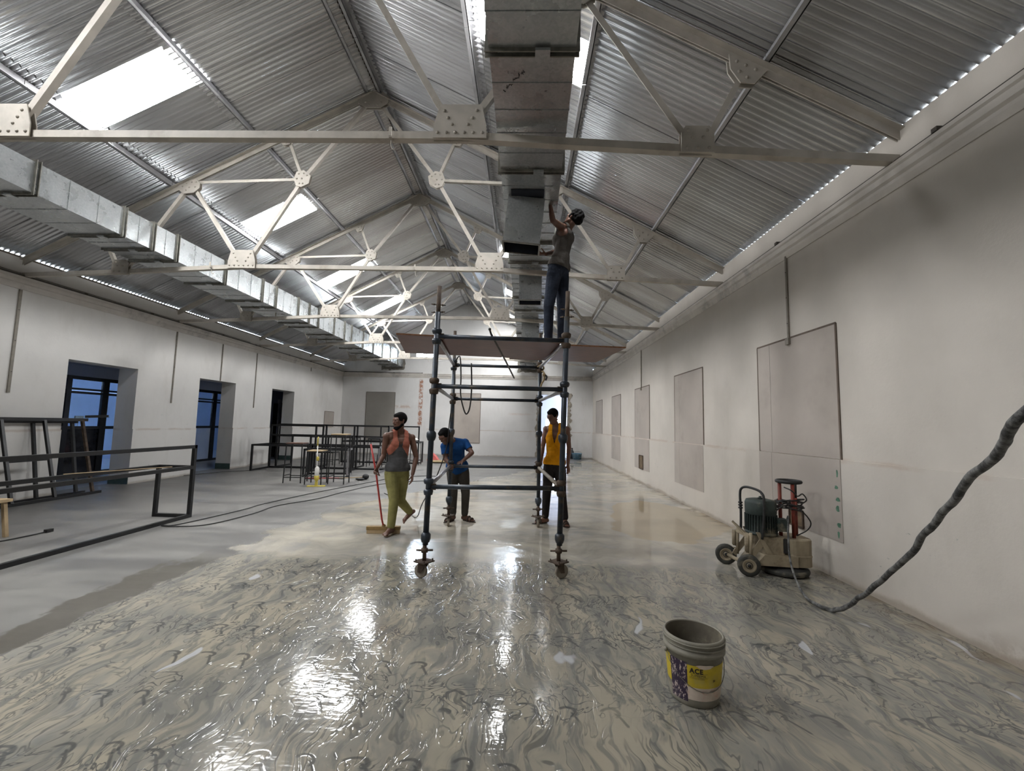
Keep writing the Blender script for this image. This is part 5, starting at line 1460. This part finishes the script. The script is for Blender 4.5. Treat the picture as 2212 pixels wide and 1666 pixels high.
wk = {'head': (0.612, 5.64, 4.315), 'neck': (0.540, 5.68, 4.205), 'lsh': (0.440, 5.55, 4.165), 'rsh': (0.560, 5.84, 4.180), 'lel': (0.318, 5.34, 4.150), 'lwr': (0.282, 5.25, 4.300), 'rel': (0.395, 5.90, 3.965), 'rwr': (0.255, 5.66, 3.835),
      'chest': (0.498, 5.70, 4.045), 'pelvis': (0.428, 5.70, 3.640), 'lhip': (0.372, 5.63, 3.590), 'rhip': (0.478, 5.77, 3.600), 'lkn': (0.300, 5.60, 3.110), 'lank': (0.305, 5.70, 2.622), 'ltoe': (0.175, 5.62, 2.566), 'rkn': (0.490, 5.76, 3.115), 'rank': (0.490, 5.82, 2.622), 'rtoe': (0.350, 5.76, 2.566)}
person('man in taupe vest and dark jeans on the scaffold platform reaching up to the duct', wk, (-0.62, 0.52, 0.60), (0.55, -0.10, 0.80), (-0.92, 0.10, 0.15), MAT['skin_dark'], MAT['hair_black'], MAT['jeans_dark'], [MAT['vest_taupe'], MAT['vest_red']], MAT['sandal_brown'],
       {'l': ((-0.15, -0.12, 0.9), (-0.8, 0.3, 0.1), 0.75, 1), 'r': ((-0.9, -0.35, -0.12), (-0.3, 0.0, 0.9), 0.8, -1)}, beard=False, hair_curl=1.0, trim='mark')

# broom held by the walking man
t = thing('push_broom', 'red-handled push broom held by the walking barefoot man', 'broom', (-2.02, 6.35, 0))
MB().tube([(-2.10, 6.02, 1.245), (-2.005, 6.02, 0.84), (-1.945, 6.17, 0.20), (-1.93, 6.22, 0.085)], 0.0125, 10).build('handle', MAT['broom_red'], t)
q = MB(); q.cbox((-1.93, 6.22, 0.075), (0.46, 0.075, 0.045), Matrix.Rotation(0.10, 3, 'Z')); q.ball((-1.93, 6.22, 0.10), 0.03, 10, 6); hd_ = q.build('head_block', MAT['broom_wood'], t)
q = MB(); q.cbox((-1.93, 6.22, 0.03), (0.45, 0.06, 0.056), Matrix.Rotation(0.10, 3, 'Z')); q.build('bristles', MAT['timber_pale'], hd_)

# ================================================================ floor grinder
simple('grinder_cream', srgb(150, 138, 116), 0.7, var=0.18, scale=7, bump=0.25, dirt=srgb(92, 78, 60), dirt_amt=0.75)
simple('motor_green', srgb(46, 56, 53), 0.6, 0.2, var=0.25, scale=9, dirt=srgb(128, 120, 100), dirt_amt=0.8)
simple('post_red', srgb(118, 44, 30), 0.6, var=0.2, dirt=srgb(70, 52, 44))
simple('tyre', srgb(48, 48, 44), 0.7, var=0.2, scale=12, dirt=srgb(120, 112, 94), dirt_amt=0.6)
G = thing('floor_grinder', 'mud-splashed concrete floor grinder with two rubber wheels by the panelled wall', 'grinder', (2.70, 5.08, 0))
def gp(mb, name, mat, parent=None): return mb.build(name, MAT[mat], parent or G)
def rbox(mb, lo, hi, r, n=5):
    """box with rounded vertical edges"""
    (x0, y0, z0), (x1, y1, z1) = lo, hi; poly = []
    for cx, cy, a0 in ((x1 - r, y1 - r, 0), (x0 + r, y1 - r, PI / 2), (x0 + r, y0 + r, PI), (x1 - r, y0 + r, 1.5 * PI)):
        for i in range(n + 1):
            a = a0 + PI / 2 * i / n; poly.append((cx + r * math.cos(a), cy + r * math.sin(a)))
    k = len(poly); b = [(x, y, z0) for x, y in poly]; t_ = [(x, y, z1 - 0.012) for x, y in poly]
    cxm, cym = (x0 + x1) / 2, (y0 + y1) / 2
    tt = [(cxm + (x - cxm) * 0.965, cym + (y - cym) * 0.965, z1) for x, y in poly]
    mb.add(b + t_ + tt, [(i, (i + 1) % k, k + (i + 1) % k, k + i) for i in range(k)] + [(k + i, k + (i + 1) % k, 2 * k + (i + 1) % k, 2 * k + i) for i in range(k)] + [tuple(range(k - 1, -1, -1)), tuple(range(2 * k, 3 * k))])
q = MB(); q.lathe([(0.0, 0.0), (0.20, 0.0), (0.235, 0.012), (0.24, 0.045), (0.215, 0.07), (0.17, 0.085), (0.0, 0.085)], 36, Matrix.Translation((2.90, 5.06, 0.004))); dsc = gp(q, 'grinding_skirt', 'rubber_black')
q = MB(); q.lathe([(0.225, 0.06), (0.246, 0.055), (0.25, 0.03), (0.24, 0.01)], 36, Matrix.Translation((2.90, 5.06, 0.004))); gp(q, 'skirt_lip', 'tyre', dsc)
q = MB(); rbox(q, (2.88, 4.89, 0.10), (3.155, 5.25, 0.385), 0.10); hd2 = gp(q, 'head_housing', 'grinder_cream')
q = MB(); rbox(q, (2.875, 4.885, 0.205), (3.16, 5.255, 0.222), 0.10); gp(q, 'housing_band', 'grinder_cream', hd2)
q = MB(); rbox(q, (2.62, 4.93, 0.21), (2.86, 5.21, 0.40), 0.03); gp(q, 'gear_case', 'grinder_cream')
q = MB(); q.box((2.835, 4.926, 0.235), (2.885, 4.945, 0.385)); gp(q, 'vent_slot', 'rubber_black')
q = MB(); q.add([(2.52, 4.90, 0.11), (2.96, 4.88, 0.10), (2.96, 4.88, 0.21), (2.62, 4.90, 0.22), (2.52, 5.24, 0.11), (2.96, 5.24, 0.10), (2.96, 5.24, 0.21), (2.62, 5.24, 0.22)], [(0, 1, 2, 3), (7, 6, 5, 4), (0, 4, 5, 1), (1, 5, 6, 2), (2, 6, 7, 3), (3, 7, 4, 0)]); gp(q, 'chassis', 'grinder_cream')
# motor
mc = (2.675, 5.07)
q = MB(); q.lathe([(0.0, 0.41), (0.165, 0.41), (0.165, 0.43), (0.150, 0.44), (0.145, 0.62), (0.152, 0.625)], 40, Matrix.Translation((mc[0], mc[1], 0))); mt = gp(q, 'motor', 'motor_green')
q = MB(); q.lathe([(0.152, 0.622), (0.158, 0.64), (0.158, 0.745), (0.145, 0.775), (0.10, 0.785), (0, 0.787)], 40, Matrix.Translation((mc[0], mc[1], 0))); gp(q, 'fan_cover', 'motor_green', mt)
q = MB()
for i in range(34):
    a = 2 * PI * i / 34; d = Vector((math.cos(a), math.sin(a), 0)); c = Vector((mc[0], mc[1], 0)) + d * 0.152
    q.bar(c + Vector((0, 0, 0.445)), c + Vector((0, 0, 0.62)), 0.006, 0.022, up=d)
o = gp(q, 'cooling_fins', 'motor_green', mt); o['kind'] = 'stuff'
q = MB(); q.box((2.78, 4.88, 0.47), (2.87, 4.98, 0.60)); gp(q, 'terminal_box', 'motor_green', mt)
q = MB(); q.cyl((mc[0], mc[1], 0.787), (mc[0], mc[1], 0.80), 0.025); q.cyl((mc[0], mc[1], 0.79), (mc[0], mc[1], 0.815), 0.014); gp(q, 'lifting_eye', 'motor_green', mt)
# wheels
for (wx, wy, nm) in ((2.44, 4.885, 0), (2.385, 5.30, 1)):
    ax = Vector((-0.28, -0.96, 0)).normalized() if nm == 0 else Vector((-0.28, -0.96, 0)).normalized()
    R = Matrix.Translation((wx, wy, 0.112)) @ Vector((0, 0, 1)).rotation_difference(ax).to_matrix().to_4x4()
    q = MB(); q.lathe([(0.07, -0.03), (0.10, -0.034), (0.112, -0.020), (0.112, 0.020), (0.10, 0.034), (0.07, 0.03)], 28, R); wo = gp(q, 'wheel', 'tyre')
    q = MB(); q.lathe([(0, 0.024), (0.026, 0.024), (0.03, 0.014), (0.045, 0.014), (0.055, 0.026), (0.074, 0.030), (0.074, -0.030), (0, -0.024)], 24, R); gp(q, 'hub', 'grinder_cream', wo)
    q = MB(); q.lathe([(0, 0.034), (0.018, 0.034), (0.020, 0.022), (0.034, 0.02), (0.036, 0.010)], 16, R); gp(q, 'hub_cap', 'rubber_black', wo)
q = MB(); q.cyl((2.43, 4.93, 0.112), (2.395, 5.26, 0.112), 0.02, n=10); gp(q, 'axle', 'grinder_cream')
for y in (4.93, 5.22):
    q = MB(); q.plate([(-0.24, -0.03), (-0.20, -0.06), (0.02, 0.20), (0.02, 0.26), (-0.03, 0.26)], (2.66, y, 0.18), (1, 0, 0), (0, 0, 1), 0.012); gp(q, 'swing_arm', 'grinder_cream')
    q = MB(); q.plate([(-0.10, 0.27), (-0.06, 0.27), (0.12, -0.04), (0.06, -0.06)], (2.64, y - 0.012, 0.18), (1, 0, 0), (0, 0, 1), 0.012); gp(q, 'brace_plate', 'grinder_cream')
    q = MB(); q.tube([(2.47 + 0.022 * math.cos(a), y + 0.03 + 0.022 * math.sin(a), 0.16 + 0.0024 * i) for i, a in enumerate(np.linspace(0, 12 * PI, 70))], 0.006, 5); gp(q, 'spring', 'grinder_cream')
    q = MB(); q.cyl((2.48, y, 0.14), (2.49, y, 0.44), 0.016, n=8); q.cyl((2.455, y + 0.02, 0.24), (2.455, y + 0.02, 0.40), 0.024, n=8); gp(q, 'jack_rod', 'grinder_cream')
q = MB(); q.bar((2.49, 4.93, 0.40), (2.49, 5.22, 0.40), 0.05, 0.03); gp(q, 'cross_beam', 'grinder_cream')
q = MB(); q.prof((2.50, 5.07, 0.40), (2.39, 5.14, 0.52), [(-0.035, -0.012), (0.035, -0.012), (0.035, 0.012), (-0.035, 0.012)], scale1=0.6); gp(q, 'lift_lever', 'grinder_cream')
q = MB(); q.tube(smooth_path([(2.515, 5.20, 0.40), (2.52, 5.20, 0.62), (2.52, 5.21, 0.80), (2.53, 5.20, 0.875), (2.56, 5.14, 0.905), (2.60, 5.00, 0.895), (2.62, 4.93, 0.865), (2.625, 4.90, 0.80), (2.62, 4.90, 0.62), (2.60, 4.91, 0.38)]), 0.0135, 10); hn = gp(q, 'handle', 'rubber_black')
for zz in (0.66, 0.69, 0.72):
    q = MB(); q.cyl((2.52, 5.205, zz - 0.008), (2.52, 5.205, zz + 0.008), 0.024, n=10); gp(q, 'clamp_ring', 'rubber_black', hn)
# three-post tower with ring
tcx, tcy = 3.00, 5.08
for i, (a, m) in enumerate(((PI * 0.95, 'post_red'), (-PI * 0.55, 'post_red'), (PI * 0.12, 'post_red'))):
    px_, py_ = tcx + 0.095 * math.cos(a), tcy + 0.095 * math.sin(a)
    q = MB(); q.cyl((px_, py_, 0.37), (px_, py_, 0.80 if i == 2 else 0.97), 0.019, n=10); po = gp(q, 'post', m)
    if i == 2: q = MB(); q.cyl((px_, py_, 0.80), (px_, py_, 0.97), 0.019, n=10); gp(q, 'post_top', 'rubber_black', po)
q = MB(); q.tube([(tcx + 0.115 * math.cos(a), tcy + 0.115 * math.sin(a), 0.985) for a in np.linspace(0, 2 * PI, 28)[:-1]], 0.020, 8, True); gp(q, 'top_ring', 'rubber_black')
rg = random.Random(9)
for k in range(7):
    q = MB(); a0 = rg.uniform(0, 6)
    pts = [(tcx + (0.125 + 0.02 * math.sin(3 * a + k)) * math.cos(a + a0), tcy + (0.125 + 0.02 * math.cos(2 * a + k)) * math.sin(a + a0), 0.70 + 0.012 * k + 0.03 * math.sin(a + k * 1.3)) for a in np.linspace(0, 2.0 * PI, 26)]
    q.tube(pts, 0.0075, 6); gp(q, 'wire_coil', 'cable_black')
q = MB(); q.tube(smooth_path([(2.90, 5.00, 0.93), (2.95, 4.94, 0.90), (3.02, 4.96, 0.84), (3.10, 5.0, 0.86), (3.13, 4.98, 0.80), (3.05, 4.94, 0.76)]), 0.007, 6); gp(q, 'wire_coil', 'cable_black')
q = MB(); q.tube(smooth_path([(2.92, 4.98, 0.74), (2.84, 4.96, 0.72), (2.76, 4.95, 0.66), (2.70, 4.93, 0.58)]), 0.008, 6); gp(q, 'motor_lead', 'cable_black')
q = MB(); q.tube(smooth_path([(3.05, 4.98, 0.70), (3.13, 4.98, 0.62), (3.18, 5.0, 0.54), (3.16, 5.04, 0.46), (3.06, 5.06, 0.395)]), 0.007, 6); gp(q, 'motor_lead', 'cable_black')

# heavy supply cable: grinder, floor, then up past the viewpoint to a hook on the wall
def cable_mat():
    w = N('muddy_cable'); v = w.obj()
    c = w.mix(w.ramp(w.noise(v, 14, 5, 0.7), 0.40, 0.62), srgb(46, 46, 46), srgb(112, 112, 110)); w.base(c); w.rough(0.7); w.bump(w.noise(v, 30, 3), 0.6, 0.01); MAT['muddy_cable'] = w.m
cable_mat()
path = smooth_path([(2.86, 4.93, 0.52), (2.845, 4.84, 0.64), (2.80, 4.78, 0.46), (2.757, 4.68, 0.22), (2.68, 4.45, 0.09), (2.62, 4.22, 0.035), (2.64, 4.08, 0.022), (2.705, 3.98, 0.03), (2.715, 3.75, 0.19), (2.64, 3.35, 0.50), (2.51, 2.95, 0.80), (2.31, 2.5, 1.13), (2.10, 2.1, 1.38), (1.92, 1.8, 1.535), (1.76, 1.57, 1.645), (1.62, 1.2, 1.80), (1.9, 0.2, 2.05), (2.6, -1.0, 2.3), (3.32, -2.0, 2.42)], 10)
n_ = len(path); rad = []
rg = random.Random(4)
for i, p in enumerate(path):
    tt = i / n_
    rad.append((0.010 if tt < 0.22 else 0.010 + 0.009 * min(1, (tt - 0.22) / 0.15)) * (1 + 0.12 * noise.noise(Vector((i * 0.6, 0, 3)))))
wob = [p + noise.noise_vector(Vector((i * 0.23, 1.3, 0.7))) * 0.016 * (1 if i / n_ > 0.3 else 0.2) for i, p in enumerate(path)]
t = thing('supply_cable', 'thick muddy grey cable sweeping up from the floor past the picture edge', 'cable', (2.70, 4.0, 0))
MB().tube(wob, rad, 10).build('sheath', MAT['muddy_cable'], t)
q = MB(); q.cyl((3.376, -2.0, 2.45), (3.30, -2.0, 2.45), 0.012, n=8); q.cyl((3.30, -2.0, 2.45), (3.30, -2.0, 2.52), 0.012, n=8); q.build('wall_hook', MAT['scaffold_rust'], t)

# ================================================================ paint bucket
simple('bucket_grey', srgb(128, 124, 112), 0.55, var=0.14, scale=9, dirt=srgb(170, 166, 152), dirt_amt=0.5)
simple('bucket_inside', srgb(96, 90, 78), 0.6, var=0.2, scale=9, dirt=srgb(150, 142, 122), dirt_amt=0.6)
simple('label_yellow', srgb(190, 168, 40), 0.5, var=0.08, scale=14, dirt=srgb(160, 150, 110), dirt_amt=0.35)
simple('label_white', srgb(200, 186, 172), 0.55, var=0.08, scale=20, dirt=srgb(196, 150, 132), dirt_amt=0.8)
w = N('label_purple'); v = w.obj(); c = w.mix(w.ramp(w.noise(w.mapping(v, scale=(1, 1, 0.45)), 60, 4, 0.7), 0.52, 0.60), srgb(44, 30, 54), srgb(196, 180, 172)); w.base(c); w.rough(0.5); MAT['label_purple'] = w.m
BK = thing('paint_bucket', 'grey 20-litre paint bucket with a yellow and purple label, open top', 'bucket', (1.03, 2.735, 0))
BR = lambda z: 0.136 + 0.030 * z / 0.36
q = MB(); q.lathe([(0, 0.004), (0.118, 0.004), (0.128, 0.0), (0.134, 0.004), (BR(0.03), 0.03), (BR(0.27), 0.27), (0.170, 0.275), (0.171, 0.298), (BR(0.305), 0.303), (BR(0.335), 0.335), (0.168, 0.338), (0.168, 0.352), (0.163, 0.36), (0.156, 0.36), (0.154, 0.352)], 56); local(BK, q, 'shell', MAT['bucket_grey'])
q = MB(); q.lathe([(0.154, 0.353), (0.149, 0.27), (0.128, 0.02), (0.10, 0.012), (0, 0.012)], 56); local(BK, q, 'inside', MAT['bucket_inside'])
q = MB(); q.tube([(0.170 * math.cos(a), 0.170 * math.sin(a), 0.341) for a in np.linspace(0, 2 * PI, 57)[:-1]], 0.0045, 6, True); local(BK, q, 'rim_bead', MAT['bucket_grey'])
q = MB(); q.tube([(0.169 * math.cos(a), 0.169 * math.sin(a), 0.318) for a in np.linspace(0, 2 * PI, 57)[:-1]], 0.0035, 6, True); local(BK, q, 'lower_bead', MAT['bucket_grey'])
A0 = math.radians(249.3)
def patch(mb, d0, d1, z0, z1, off, n=24):
    vs = []
    for z_ in (z0, z1):
        for i in range(n + 1):
            a = A0 + math.radians(d0 + (d1 - d0) * i / n); r = BR(z_) + off; vs.append((r * math.cos(a), r * math.sin(a), z_))
    mb.add(vs, [(i, i + 1, n + 2 + i, n + 1 + i) for i in range(n)], True)
for nm, m, d0, d1, z0, z1 in (('label', 'label_yellow', -13, 88, 0.115, 0.235), ('label_foot', 'label_white', -13, 88, 0.045, 0.115), ('label_strip', 'label_purple', -54, -13, 0.030, 0.245), ('label_sliver', 'label_yellow', -84, -54, 0.10, 0.25)):
    q = MB(); patch(q, d0, d1, z0, z1, 0.0012); local(BK, q, nm, MAT[m])
q = MB(); vs = []       # dried paint smear over the label top
for j in range(5):
    for i in range(24):
        t_ = 2 * PI * i / 24; k = j / 4; u = 22 + k * 17 * math.cos(t_) * (1 + 0.15 * math.sin(5 * t_)); zz = 0.234 + k * 0.011 * math.sin(t_) * (1 + 0.2 * math.sin(3 * t_))
        a = A0 + math.radians(u); r = BR(zz) + 0.0026; vs.append((r * math.cos(a), r * math.sin(a), zz))
q.add(vs, [(j * 24 + i, j * 24 + (i + 1) % 24, (j + 1) * 24 + (i + 1) % 24, (j + 1) * 24 + i) for j in range(4) for i in range(24)], True); local(BK, q, 'paint_smear', MAT['label_white'])
simple('ink', srgb(34, 26, 30), 0.5)
def curved_text(txt, size, deg, z0, bold=0.0, vertical=False, name='lettering'):
    cu = bpy.data.curves.new('t', 'FONT'); cu.body = txt; cu.size = size; cu.offset = bold; cu.resolution_u = 3; cu.space_character = 1.08
    ob = bpy.data.objects.new('t', cu); COL.objects.link(ob)
    dg = bpy.context.evaluated_depsgraph_get(); dg.update()
    me = bpy.data.meshes.new_from_object(ob.evaluated_get(dg)); bpy.data.objects.remove(ob, do_unlink=True); bpy.data.curves.remove(cu)
    bm = bmesh.new(); bm.from_mesh(me)
    bmesh.ops.triangulate(bm, faces=bm.faces); bmesh.ops.subdivide_edges(bm, edges=[e for e in bm.edges if e.calc_length() > 0.008], cuts=2, use_grid_fill=False)
    for v_ in bm.verts:
        x, y = (-v_.co.y, v_.co.x) if vertical else (v_.co.x, v_.co.y)
        z_ = z0 + y; r = BR(z_) + 0.0026; a = A0 + math.radians(deg) + x / r; v_.co = (r * math.cos(a), r * math.sin(a), z_)
    bm.to_mesh(me); bm.free(); me.materials.clear(); me.materials.append(MAT['ink'])
    o = bpy.data.objects.new(name, me); COL.objects.link(o); o.parent = BK
    return o
curved_text('ACE', 0.036, -8, 0.196, 0.0012)
curved_text('SUPREMA', 0.018, -6, 0.177)
curved_text('EXTERIOR EMULSION', 0.0075, -8, 0.164)
curved_text('20', 0.016, 40, 0.150, 0.0004)
curved_text('GLOSSY', 0.009, 34, 0.098)
q = MB()
for z_ in (0.1935, 0.172):
    patch(q, -9, 28, z_, z_ + 0.0012, 0.0026, 12)
local(BK, q, 'label_rule', MAT['ink'])['kind'] = 'stuff'
# wire bail hanging in front, its two lugs
ha = A0 - math.radians(62); hb_ = A0 + math.radians(118)
pA = Vector((0.172 * math.cos(ha), 0.172 * math.sin(ha), 0.262)); pB = Vector((0.172 * math.cos(hb_), 0.172 * math.sin(hb_), 0.262))
pts = []
for i in range(17):
    t_ = i / 16; a = ha + (hb_ - ha) * t_; dr_ = 0.148 + 0.034; z_ = 0.262 - 0.165 * math.sin(PI * t_) ** 0.8
    pts.append((max(BR(z_) + 0.006, 0.172 - 0.02 * math.sin(PI * t_)) * math.cos(a), max(BR(z_) + 0.006, 0.172 - 0.02 * math.sin(PI * t_)) * math.sin(a), z_))
q = MB(); q.tube(pts, 0.0022, 6); local(BK, q, 'bail', MAT['galv_flange'])
for p in (pA, pB):
    q = MB(); q.ball(p, 0.012, 10, 6); local(BK, q, 'bail_lug', MAT['bucket_grey'])
